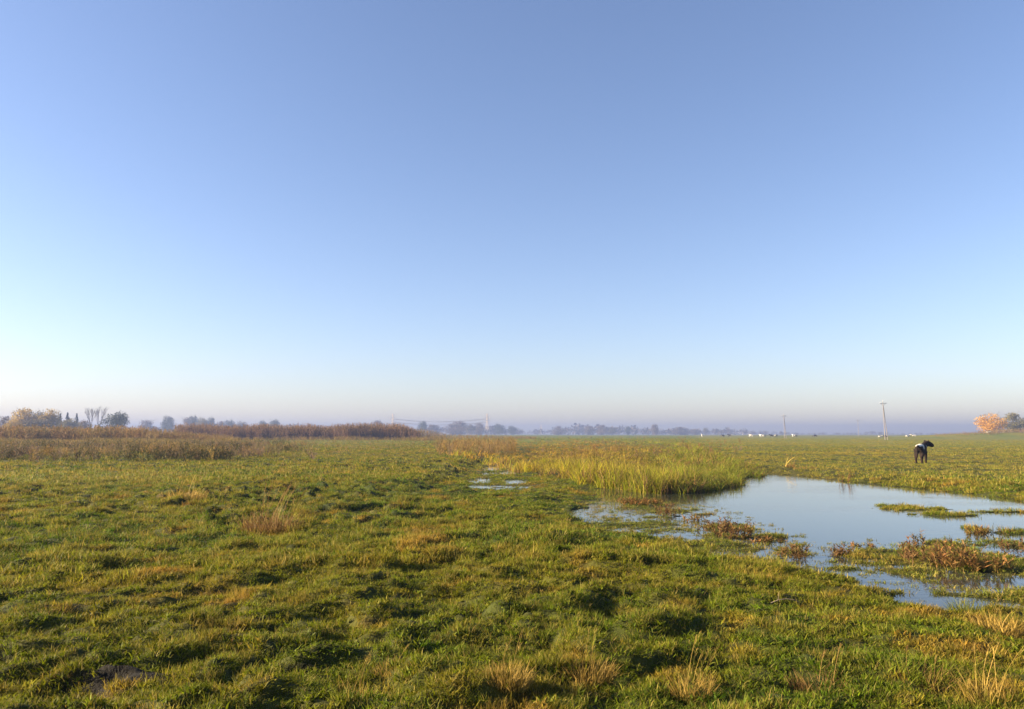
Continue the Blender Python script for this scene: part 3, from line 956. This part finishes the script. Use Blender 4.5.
def make_pylon(H=30.0):
    t = empty('pylon', (0, 0, 0)); mb = MB(); r = .17
    prof = [(0, 3.0), (.18, 2.3), (.36, 1.65), (.52, 1.1), (.66, .85), (.8, .75), (.92, .6), (1.0, .12)]
    for (t0, w0), (t1, w1) in zip(prof, prof[1:]):
        c0 = [(sx * w0, sy * w0, t0 * H) for sx, sy in ((-1, -1), (1, -1), (1, 1), (-1, 1))]
        c1 = [(sx * w1, sy * w1, t1 * H) for sx, sy in ((-1, -1), (1, -1), (1, 1), (-1, 1))]
        for k in range(4):
            mb.bar(c0[k], c1[k], r, r, 4)
            mb.bar(c0[k], c1[(k + 1) % 4], r * .6, None, 4); mb.bar(c0[(k + 1) % 4], c1[k], r * .6, None, 4)
            mb.bar(c1[k], c1[(k + 1) % 4], r * .6, None, 4)
    link_mesh('tower_frame', mb.mesh('tower_frame'), steel, t)
    for zf, L in ((.66, 5.6), (.80, 7.0), (.92, 5.0)):
        a = MB()
        for sx in (-1, 1):
            for sy in (-1, 1): a.bar((sx * .75, sy * .7, zf * H), (sx * L, 0, zf * H + .2), r * .75, None, 4)
            a.bar((sx * .6, 0, zf * H + 1.5), (sx * L, 0, zf * H + .2), r * .6, None, 4)
        link_mesh('crossarm', a.mesh('crossarm'), steel, t)
        for sx in (-1, 1):
            b = MB(); b.bar((sx * L, 0, zf * H + .1), (sx * L, 0, zf * H - 1.7), .14, None, 6)
            link_mesh('insulator', b.mesh('insulator'), steel, t)
    return t


py0 = make_pylon()
PY = 1050.0
xa, xb, xc = far(392.5, PY), far(487, PY), far(541, 1600)
for i, (x_, Y_, s_, lb) in enumerate(((xa, PY, 1.0, 'lattice steel pylon rising over the purple thicket, left end of the wires'), (xb, PY, 1.0, 'lattice steel pylon with spread legs at the right end of the wires'),
                                      (xc, 1600, .72, 'small far lattice pylon, faint in the haze right of the wires'))):
    o = py0 if i == 0 else dup(py0)
    o.location = (x_, Y_, ground_z(x_, Y_)); o.rotation_euler = (0, 0, R(62)); o.scale = (s_,) * 3
    tag(o, lb, 'pylon', 'pylons in the haze')
dx, dy = math.cos(R(62)), math.sin(R(62))
for zf, L, sg, lb in ((.66, 5.6, 1, 'lowest wire slung between the two pylons, on the rear arms'), (.66, 5.6, -1, 'lowest wire slung between the two pylons, on the front arms'),
                      (.80, 7.0, 1, 'middle wire between the two pylons, on the rear arms'), (.80, 7.0, -1, 'middle wire between the two pylons, on the front arms')):
    mb = MB(); pts = []
    for i in range(25):
        t_ = i / 24; sag = 4.2 * 4 * t_ * (1 - t_)
        pts.append((xa + (xb - xa) * t_ + sg * L * dx, PY + sg * L * dy, zf * 30 - 1.7 - sag + .1))
    for p_, q_ in zip(pts, pts[1:]): mb.bar(p_, q_, .25, None, 4)
    tag(link_mesh('overhead_wire', mb.mesh('overhead_wire'), steel), lb, 'wire', 'wires between the pylons')

# ------------------------------------------------------------------ utility poles on the right
conc = plain('pole_concrete', (.20, .175, .16), .8, 2, .15)
dsteel = plain('arm_steel', (.10, .09, .085), .6, 5, .2)
glassy = plain('insulator_glaze', (.30, .30, .30), .3, 5, .1)


def make_pole(H, brace=True):
    t = empty('utility_pole', (0, 0, 0))
    a = MB(); a.bar((0, 0, -.3), (0, 0, H), .115, .07, 10); link_mesh('pole', a.mesh('pole'), conc, t)
    if brace:
        a = MB(); a.bar((.85, .1, -.3), (.12, 0, H - 1.4), .085, .06, 8); link_mesh('brace', a.mesh('brace'), conc, t)
    a = MB(); a.box((0, -.13, H - .55), 2.0, .10, .10)
    a.bar((-.75, -.13, H - .55), (0, -.10, H - 1.15), .03, None, 5); a.bar((.75, -.13, H - .55), (0, -.10, H - 1.15), .03, None, 5)
    arm = link_mesh('crossarm', a.mesh('crossarm'), dsteel, t)
    for ix in (-.9, .9, 0):
        a = MB(); z0_ = H - .50 if ix else H
        yy_ = -.13 if ix else 0
        a.bar((ix, yy_, z0_), (ix, yy_, z0_ + .14), .02, None, 6); a.bar((ix, yy_, z0_ + .12), (ix, yy_, z0_ + .22), .075, .05, 8); a.bar((ix, yy_, z0_ + .22), (ix, yy_, z0_ + .32), .06, .03, 8)
        link_mesh('insulator', a.mesh('insulator'), glassy, t)
    return t


for px, top, Y, br, tilt, lb in ((885, 400.5, 205, True, -1.0, 'tallest concrete utility pole with crossarm and slanting brace'),
                                 (784.5, 414, 300, True, 0, 'middle height concrete utility pole beyond the cattle, left of the others'),
                                 (858.5, 419, 430, False, 0, 'shortest and faintest utility pole, between the other two')):
    x_ = far(px, Y); z_ = ground_z(x_, Y); H_ = (HOR - top) / F * Y + EYE - z_
    o = make_pole(H_ - .3, br); o.location = (x_, Y, z_); o.rotation_euler = (0, R(tilt), R(12))
    tag(o, lb, 'utility pole', 'utility poles on the pasture')

# ------------------------------------------------------------------ far houses
wallm = plain('house_wall', (.62, .54, .50), .8, .3, .08); roofm = plain('house_roof', (.50, .42, .38), .8, .3, .15); panem = plain('window_glass', (.05, .06, .07), .1, 1, .1)
for px, Y, L, H_, rz, lb in ((736, 2050, 24, 3.2, .1, 'leftmost of the three pale far houses behind the cattle'), (749, 2080, 34, 3.4, -.15, 'longest of the three pale far houses, in the middle'),
                             (764, 2020, 18, 3.6, .2, 'rightmost of the three pale far houses, above the white cows')):
    x_ = far(px, Y); t = empty('farm_house', (x_, Y, ground_z(x_, Y)), rz); D = 8
    a = MB(); a.box((0, 0, H_ / 2 - .3), L, D, H_ + .6); wl = link_mesh('wall', a.mesh('wall'), wallm, t)
    a = MB(); e = .5
    v_ = [(-L / 2 - e, -D / 2 - e, H_ - .05), (L / 2 + e, -D / 2 - e, H_ - .05), (L / 2 + e, D / 2 + e, H_ - .05), (-L / 2 - e, D / 2 + e, H_ - .05), (-L / 2 - e, 0, H_ + 2.6), (L / 2 + e, 0, H_ + 2.6)]
    a.add(v_, [(0, 1, 5, 4), (2, 3, 4, 5), (1, 2, 5), (3, 0, 4), (3, 2, 1, 0)]); link_mesh('roof', a.mesh('roof'), roofm, t)
    for i in range(int(L // 4)):
        a = MB(); a.box((-L / 2 + 2 + i * 4, -D / 2 - .03, 1.7), 1.2, .12, 1.3); link_mesh('window', a.mesh('window'), panem, t)
    tag(t, lb, 'house', 'far pale houses')


# ------------------------------------------------------------------ cattle
def coat_mat():
    m, nt, out = new_mat('cow_coat')
    v = sep(nt, attr(nt, 'var').outputs['Color'])
    n_ = noise(nt, 14, 4, .6)
    dark = mixc(nt, n_, (.008, .006, .005), (.022, .015, .011)); light = mixc(nt, n_, (.60, .56, .48), (.82, .78, .70))
    c = mixc(nt, v[0], dark, light)
    c = mixc(nt, v[1], c, (.020, .010, .0065))
    p = nt.nodes.new('ShaderNodeBsdfPrincipled'); p.inputs['Roughness'].default_value = .8; p.inputs['Specular IOR Level'].default_value = .12
    nt.links.new(c, p.inputs['Base Color']); nt.links.new(p.outputs[0], out.inputs['Surface'])
    return m


coatm = coat_mat()


def cattle_mesh(pose, coat, turn=0.0, young=False):
    J, E, Rr = [], [], []

    def j(p, r, par=None):
        J.append(Vector(p)); Rr.append(r if isinstance(r, tuple) else (r, r)); i = len(J) - 1
        if par is not None: E.append((par, i))
        return i
    k = .94 if young else 1.0
    lie = pose == 'lie'; drop = -.52 if lie else 0
    zz_ = lambda z: z + drop
    pelv = j((-.44, 0, zz_(.84)), (.24, .27))
    belly = j((-.12, 0, zz_(.78)), (.29, .34), pelv)
    chest = j((.20, 0, zz_(.78)), (.27, .33), belly)
    sh = j((.42, 0, zz_(.87)), (.21, .27), chest)
    if pose == 'graze':
        nk = j((.66, .02, .70), (.14, .18), sh); poll = j((.84, .04, .42), .135, nk); d = Vector((.12, .0, -.28))
    else:
        ct, st = math.cos(turn), math.sin(turn)
        nk = j((.56 + .04 * ct, .05 * st, zz_(1.0)), (.155, .19), sh)
        poll = j((.70 + .10 * ct, .13 * st, zz_(1.15)), (.155, .165), nk); d = Vector((.36 * ct, .36 * st, -.27))
    fc = j(J[poll] + d * .52, (.13, .15), poll); mz = j(J[poll] + d * 1.0, (.10, .105), fc)
    hd = Vector((d.x, d.y, 0)).normalized(); sd_ = Vector((-hd.y, hd.x, 0)); back = -d.normalized()
    for s in (-1, 1):
        e0 = j(J[poll] + back * .02 + sd_ * s * .15 + Vector((0, 0, .02)), .04, poll)
        e1 = j(J[e0] + sd_ * s * .08 + Vector((0, 0, .015)), (.028, .05), e0); j(J[e1] + sd_ * s * .06 + Vector((0, 0, -.015)), (.010, .018), e1)
    t0 = j((-.66, 0, zz_(.98)), .045, pelv); t1 = j((-.72, .01, zz_(.84)), .034, t0)
    t2 = j((-.715, .02, zz_(.62)), .028, t1); t3 = j((-.71, .02, zz_(.40)), .045, t2); j((-.71, .02, zz_(.30)), .02, t3)
    for s in (-1, 1):
        if not lie:
            f_ = .05 * s if pose != 'graze' else .10 * s
            h1_ = j((-.44, s * .125, .74), (.155, .19), pelv); h2 = j((-.34 - f_, s * .14, .52), (.105, .13), h1_); h3 = j((-.53 - f_, s * .135, .34), (.062, .075), h2)
            h4 = j((-.50 - f_, s * .13, .12), .05, h3); j((-.47 - f_, s * .13, .0), (.062, .055), h4)
            f1_ = j((.36, s * .12, .68), (.12, .15), chest); f2_ = j((.31 + f_, s * .125, .48), (.085, .10), f1_); f3_ = j((.34 + f_, s * .125, .28), .062, f2_)
            f4_ = j((.335 + f_, s * .12, .10), .048, f3_); j((.365 + f_, s * .12, .0), (.062, .055), f4_)
        else:
            h1_ = j((-.40, s * .19, .30), .12, pelv); h2 = j((-.10, s * .27, .20), .07, h1_); h3 = j((-.36, s * .33, .07), .045, h2); j((-.14, s * .35, .05), .04, h3)
            f1_ = j((.34, s * .15, .28), .09, chest); f2_ = j((.52, s * .19, .14), .055, f1_); f3_ = j((.34, s * .22, .05), .042, f2_); j((.22, s * .22, .045), .04, f3_)
    me = bpy.data.meshes.new('cattle'); me.from_pydata([tuple(p) for p in J], E, [])
    o = bpy.data.objects.new('cattle_build', me); COL.objects.link(o)
    sk = o.modifiers.new('skin', 'SKIN'); sk.use_smooth_shade = True; sk.branch_smoothing = .6
    for i, v in enumerate(me.skin_vertices[0].data): v.radius = Rr[i]; v.use_root = i == 0
    sb = o.modifiers.new('sub', 'SUBSURF'); sb.levels = sb.render_levels = 2
    bpy.context.view_layer.update()
    ev = o.evaluated_get(bpy.context.evaluated_depsgraph_get()); out = bpy.data.meshes.new_from_object(ev)
    bpy.data.objects.remove(o); bpy.data.meshes.remove(me)
    at_ = out.color_attributes.new('var', 'FLOAT_COLOR', 'POINT')
    nv = len(out.vertices); co_ = np.zeros(nv * 3); out.vertices.foreach_get('co', co_); co_ = co_.reshape(-1, 3)
    nz = fbm(co_[:, 0] * 3.2 + co_[:, 1] * .8, co_[:, 2] * 3.2 - co_[:, 1] * 1.2, 111)
    wv = coat(co_, nz); br = sstep(.62, .30, co_[:, 2]) * (0 if pose == 'lie' else 1) * (1 - wv) * .6
    at_.data.foreach_set('color', np.stack([wv, br, np.zeros(nv), np.ones(nv)], -1).astype(np.float32).ravel())
    out.name = 'cattle'
    return out


def calf_coat(c, n):
    x, z = c[:, 0], c[:, 2]
    rump = sstep(.93, .97, z + .10 * n) * sstep(-.10, -.20, x)
    saddle = sstep(.80, .84, z - .12 * n) * sstep(.085, .06, np.abs(x + .17 + .2 * (1.0 - z)))
    stripe = sstep(.86, .90, z) * sstep(.06, .04, np.abs(x - .20))
    return np.clip(rump + saddle + stripe, 0, 1)


black_coat = lambda c, n: sstep(.42, .5, n + .25 * sstep(.9, .6, c[:, 2])) * .9
white_coat = lambda c, n: 1 - sstep(.30, .4, n - .3 * sstep(.1, -.3, c[:, 0])) * .95 - .28
pied_coat = lambda c, n: sstep(-.02, .06, n) * .7

x_, y_, z_ = spot(922, 463.3)
calf = link_mesh('calf', cattle_mesh('stand', calf_coat, R(-50), True), coatm)
calf.location = (x_, y_, z_ - .0); calf.rotation_euler = (0, 0, R(47)); calf.scale = (1.02,) * 3
tag(calf, 'black calf with white rump and shoulder stripe standing by the pond', 'calf')

cm = {(p, k): cattle_mesh(p, f) for p in ('stand', 'graze', 'lie') for k, f in (('black', black_coat), ('white', white_coat), ('pied', pied_coat))}
for m_ in cm.values(): m_.materials.append(coatm)
herd = [(702, 330, 'stand', 'white', 80, 'white cow facing away, leftmost of the far herd'), (722.5, 320, 'graze', 'black', 5, 'dark cow grazing, left of the dark pair behind the reeds'),
        (729.5, 335, 'stand', 'black', 160, 'smaller dark cow facing left, right of the dark pair behind the reeds'), (750.5, 310, 'graze', 'white', -30, 'white cow with head down below the longest far house'),
        (760.5, 320, 'stand', 'white', 100, 'white cow, left of the white pair below the rightmost house'), (764, 325, 'graze', 'white', 20, 'white cow with head down, right of the white pair'),
        (771.5, 300, 'stand', 'black', 175, 'large black cow beside the white pair'), (776, 318, 'graze', 'pied', 10, 'black and white cow behind the large black one'),
        (792.8, 330, 'stand', 'white', 85, 'white cow facing away just right of the middle utility pole'), (795.5, 345, 'graze', 'pied', 0, 'patched cow half behind the white one by the middle pole'),
        (815, 305, 'graze', 'black', 170, 'black cow grazing alone between the middle and shortest poles'), (880, 255, 'lie', 'white', 0, 'white cow lying at the foot of the tallest pole'),
        (885.5, 262, 'lie', 'black', 180, 'black cow lying behind the white one at the tallest pole'), (907.5, 245, 'lie', 'white', 10, 'white cow lying, left of the resting pair above the calf'),
        (914, 246, 'lie', 'white', 170, 'white cow lying, right of the resting pair above the calf'), (988.5, 240, 'lie', 'white', 5, 'white cow lying below the orange tree')]
for i, (px, Y, pose, coat, rz, lb) in enumerate(herd):
    Y *= 1.22; x_ = far(px, Y)
    o = bpy.data.objects.new('cow', cm[(pose, coat)]); COL.objects.link(o)
    o.location = (x_, Y, ground_z(x_, Y)); o.rotation_euler = (0, 0, R(rz)); o.scale = (1.25,) * 3
    tag(o, lb, 'cow', 'far herd of cattle')

# ------------------------------------------------------------------ single dry tussocks in the meadow
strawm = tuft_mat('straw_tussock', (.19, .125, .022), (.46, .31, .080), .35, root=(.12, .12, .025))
brownm = tuft_mat('brown_tussock', (.10, .055, .020), (.29, .175, .055), .3)
greenm = tuft_mat('green_tussock', (.07, .10, .018), (.20, .19, .04), .4)
dockm = tuft_mat('dock_leaf', (.075, .040, .020), (.215, .125, .045), .3)
dockg = tuft_mat('dock_mixed', (.085, .10, .02), (.28, .12, .045), .3)


def tussock(px, py, wd, ht, mat, label, nb=220, stalks=4, lean=.5, width=.005, name='grass_tussock', cat='grass tussock', group='dry tussocks in the meadow'):
    x, y, z = spot(px, py); mb = MB()
    nb = int(nb * 1.7); stalks = int(stalks * .6)
    for _ in range(nb):
        a = random.uniform(0, 2 * PI); d = wd * .5 * math.sqrt(random.random())
        b = a + random.gauss(0, .9)
        mb.blade((math.cos(a) * d, math.sin(a) * d * .8, -.04), (math.cos(b), math.sin(b), abs(random.gauss(0, lean * .7)) + .03), ht * random.uniform(.3, 1.05) ** (1.0 if random.random() < .6 else 1.8) * (1 - .5 * d / wd), width * 1.25 * random.uniform(.7, 1.4),
                 random.uniform(.1, 1.3), 4, random.random())
    for _ in range(stalks):
        a = random.uniform(0, 2 * PI); d = wd * .35 * random.random(); L = ht * random.uniform(1.15, 1.75); r = random.uniform(.4, 1)
        b = random.uniform(-1.2, 1.2); le = random.uniform(.02, .35)
        mb.blade((math.cos(a) * d, math.sin(a) * d, -.03), (math.cos(b), math.sin(b), le), L, width * .9, .35, 6, r, tipw=.6)
        for i in range(8):
            t = 1 - i * .025; e = random.uniform(0, 2 * PI); q = le + .18 * t
            mb.blade((math.cos(a) * d + math.cos(b) * math.sin(q) * L * t, math.sin(a) * d + math.sin(b) * math.sin(q) * L * t, math.cos(q) * L * t - .03), (math.cos(e), math.sin(e), .5), .035, width * .8, .5, 2, r)
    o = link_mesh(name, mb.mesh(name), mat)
    o.location = (x, y, z)
    return tag(o, label, cat, group)


random.seed(33)
T = tussock
T(272, 529, .95, .50, brownm, 'large brown tussock of upright dead stems left of the meadow middle', 280, 34, .35, .010)
T(262, 520, .40, .38, brownm, 'thin mauve brown clump of stems behind the large brown tussock', 90, 8, .3, .008)
T(187, 498, .9, .36, strawm, 'sprawling straw tussock with one long bent pale stem', 260, 10, .6, .011)
T(282, 475, .7, .42, strawm, 'small orange straw tussock with a dark shadow, far up the left meadow', 160, 4, .5, .014)
T(60, 500, 1.0, .22, brownm, 'flat brown tussock on a bare mound at the left', 200, 3, .9, .011)
T(508, 688, .27, .20, strawm, 'straw tussock with tall seed stalks at the bottom middle', 380, 9, .45, .0042)
T(588, 686, .34, .20, strawm, 'dense bushy straw tussock right of the one with seed stalks', 560, 5, .6, .0042)
T(560, 690, .20, .12, greenm, 'short green tuft spilling between the two straw tussocks', 200, 1, .7, .0042)
T(692, 700, .26, .22, strawm, 'loose straw tussock with reddish stalks near the bottom edge', 240, 10, .5, .004)
T(355, 700, .22, .20, strawm, 'thin pale tuft leaning at the bottom edge, left of the seed stalks', 110, 6, .6, .004)
T(818, 690, .34, .20, brownm, 'brownish loose tuft at the bottom right, above green herbs', 240, 9, .7, .004)
T(925, 680, .42, .16, brownm, 'low matted brown tuft in the right foreground', 260, 8, .9, .004)
T(1000, 632, .42, .24, strawm, 'orange straw tussock at the right edge beside the small water patches', 320, 8, .5, .006)
T(968, 612, .34, .22, greenm, 'yellow green tuft on the near bank of the water, right side', 260, 4, .5, .006)
T(985, 700, .30, .26, strawm, 'tall thin straw stalks in the bottom right corner', 120, 12, .5, .004)
T(40, 608, .42, .13, strawm, 'flattened pale straw tuft on a hummock at the left edge', 240, 3, 1.0, .006)
T(395, 668, .30, .13, strawm, 'golden low tuft on a hummock left of the seed stalks', 240, 3, .9, .0045)
T(235, 655, .30, .10, brownm, 'brown low tuft beside the bare soil at the lower left', 170, 4, 1.0, .005)
T(700, 590, .40, .14, greenm, 'yellow leaved tuft on the slope below the pond', 220, 3, .8, .006)
T(640, 578, .38, .16, strawm, 'pale green and straw tuft in the grass below the pond', 220, 3, .7, .006)
T(790, 476.5, .55, .45, brownm, 'orange brown stems on the far shore where the reeds end', 90, 8, .5, .016)
T(806, 478, 1.0, .25, brownm, 'low reddish tuft along the far shore of the pond', 120, 3, .8, .018)


def dock(px, py, wd, ht, mat, label, nst=16, zw=True):
    x, y, z = spot(px, py, ZW) if zw else spot(px, py)
    z = max(ground_z(x, y), ZW - .06); mb = MB()
    for _ in range(nst):
        a = random.uniform(0, 2 * PI); d = wd * .5 * math.sqrt(random.random()); bx, by = math.cos(a) * d, math.sin(a) * d * .7
        L = ht * random.uniform(.55, 1.05); le = random.uniform(0, .35); b = random.uniform(0, 2 * PI); r = random.random()
        mb.blade((bx, by, -.04), (math.cos(b), math.sin(b), le), L, .009, .2, 4, r * .5, tipw=.5)
        for i in range(13):
            t = random.uniform(.15, 1.0); e = random.uniform(0, 2 * PI); q = le + .1 * t
            mb.blade((bx + math.cos(b) * math.sin(q) * L * t, by + math.sin(b) * math.sin(q) * L * t, math.cos(q) * L * t - .03), (math.cos(e), math.sin(e), random.uniform(.4, 1.3)),
                     random.uniform(.04, .11) * (1.3 - .5 * t), random.uniform(.014, .03), random.uniform(.2, 1.0), 3, min(1, r * .5 + random.random() * .5))
    o = link_mesh('dock_plant', mb.mesh('dock_plant'), mat); o.location = (x, y, z)
    return tag(o, label, 'water plant', 'reddish plants standing in the shallow water')


random.seed(44)
D = dock
D(640, 505, 1.1, .16, dockg, 'low brown and green mat at the left end of the pond', 90)
D(669, 516, .50, .30, dockm, 'pinkish brown plant clump, left end of the row along the near shore', 22)
D(694, 521, .45, .22, dockg, 'small reddish clump, second in the row along the near shore', 16)
D(716, 532, .62, .34, dockm, 'bushy rust red plant in the middle of the row along the near shore', 30)
D(733, 539, .62, .34, dockm, 'tallest rust red plant in the row, overlapping the bushy one', 34)
D(768, 541, .62, .16, dockg, 'low green cushion plant at the right end of the row', 48)
D(793, 557, .38, .24, dockm, 'lone dark red plant in the shallows below the green cushion', 20)
D(841, 556, .30, .20, dockm, 'small brown plant at the grass edge right of the lone dark red one', 14)
D(909, 560, .26, .26, dockm, 'single upright orange red plant left of the big red thicket', 16)
D(940, 566, .85, .32, dockm, 'big thicket of dark red stems standing in the shallows, left part', 46)
D(968, 569, .95, .30, dockg, 'orange and green leafy part of the big red thicket', 46)
D(990, 572, .55, .24, dockg, 'low dark green plant at the right end of the big red thicket', 22)
D(978, 534, .36, .24, dockg, 'round olive bush alone in the open water at the right', 26)
D(1015, 553, .40, .28, dockm, 'reddish stems at the right edge behind the big thicket', 16)
D(846, 483, .55, .50, dockm, 'brown stalk clump on the far shore reflected in the pond', 14)
D(916, 545, .30, .30, dockg, 'thin pale plant rising from the water behind the red thicket', 7)
D(860, 546, .5, .14, dockg, 'sparse low plants floating in the shallows in the middle of the pond', 14)

# a yellow reed leaf bent over the far shore
x_, y_, z_ = spot(785, 475.5); mb = MB(); random.seed(3)
mb.blade((0, 0, -.05), (1, 0, .35), .75, .06, .9, 8, .9, side=Vector((0, .6, .8)).normalized(), tipw=.3)
mb.blade((.05, 0, -.05), (1, 0, .05), .55, .04, .5, 6, .7, side=Vector((0, .6, .8)).normalized(), tipw=.3)
o = link_mesh('reed_leaf', mb.mesh('reed_leaf'), tuft_mat('yellow_reed', (.55, .40, .08), (.75, .55, .12), .3)); o.location = (x_, y_, z_)
tag(o, 'broad bright yellow reed leaf bent over the far shore of the pond', 'reed')
# a dead twig in the grass
x_, y_, z_ = spot(785, 609); mb = MB()
pts = [(-.20, .03, .03), (-.10, .0, .08), (.02, -.01, .10), (.13, -.03, .09), (.22, -.02, .05)]
for i, (p_, q_) in enumerate(zip(pts, pts[1:])): mb.bar(p_, q_, .008 - .001 * i, .007 - .001 * i, 6)
mb.bar(pts[1], (-.06, .06, .18), .004, .002, 5)
o = link_mesh('twig', mb.mesh('twig'), plain('dead_wood', (.14, .11, .08), .8, 30, .3)); o.location = (x_, y_, z_ + .03)
o.scale = (.62,) * 3; tag(o, 'pale dead twig lying arched on the grass below the pond', 'twig')
# ------------------------------------------------------------------ haze
TOP = 37.0
mb = MB(); mb.box((0, 0, (TOP - 2.4) / 2), 6400, 6400, TOP + 2.4)
m, nt, out = new_mat('haze_air')
v = nt.nodes.new('ShaderNodeVolumePrincipled'); v.inputs['Color'].default_value = (.20, .262, .485, 1); v.inputs['Density'].default_value = .00068; v.inputs['Anisotropy'].default_value = .15
nt.links.new(v.outputs[0], out.inputs['Volume'])
haze = tag(link_mesh('haze', mb.mesh('haze'), m), kind='stuff')
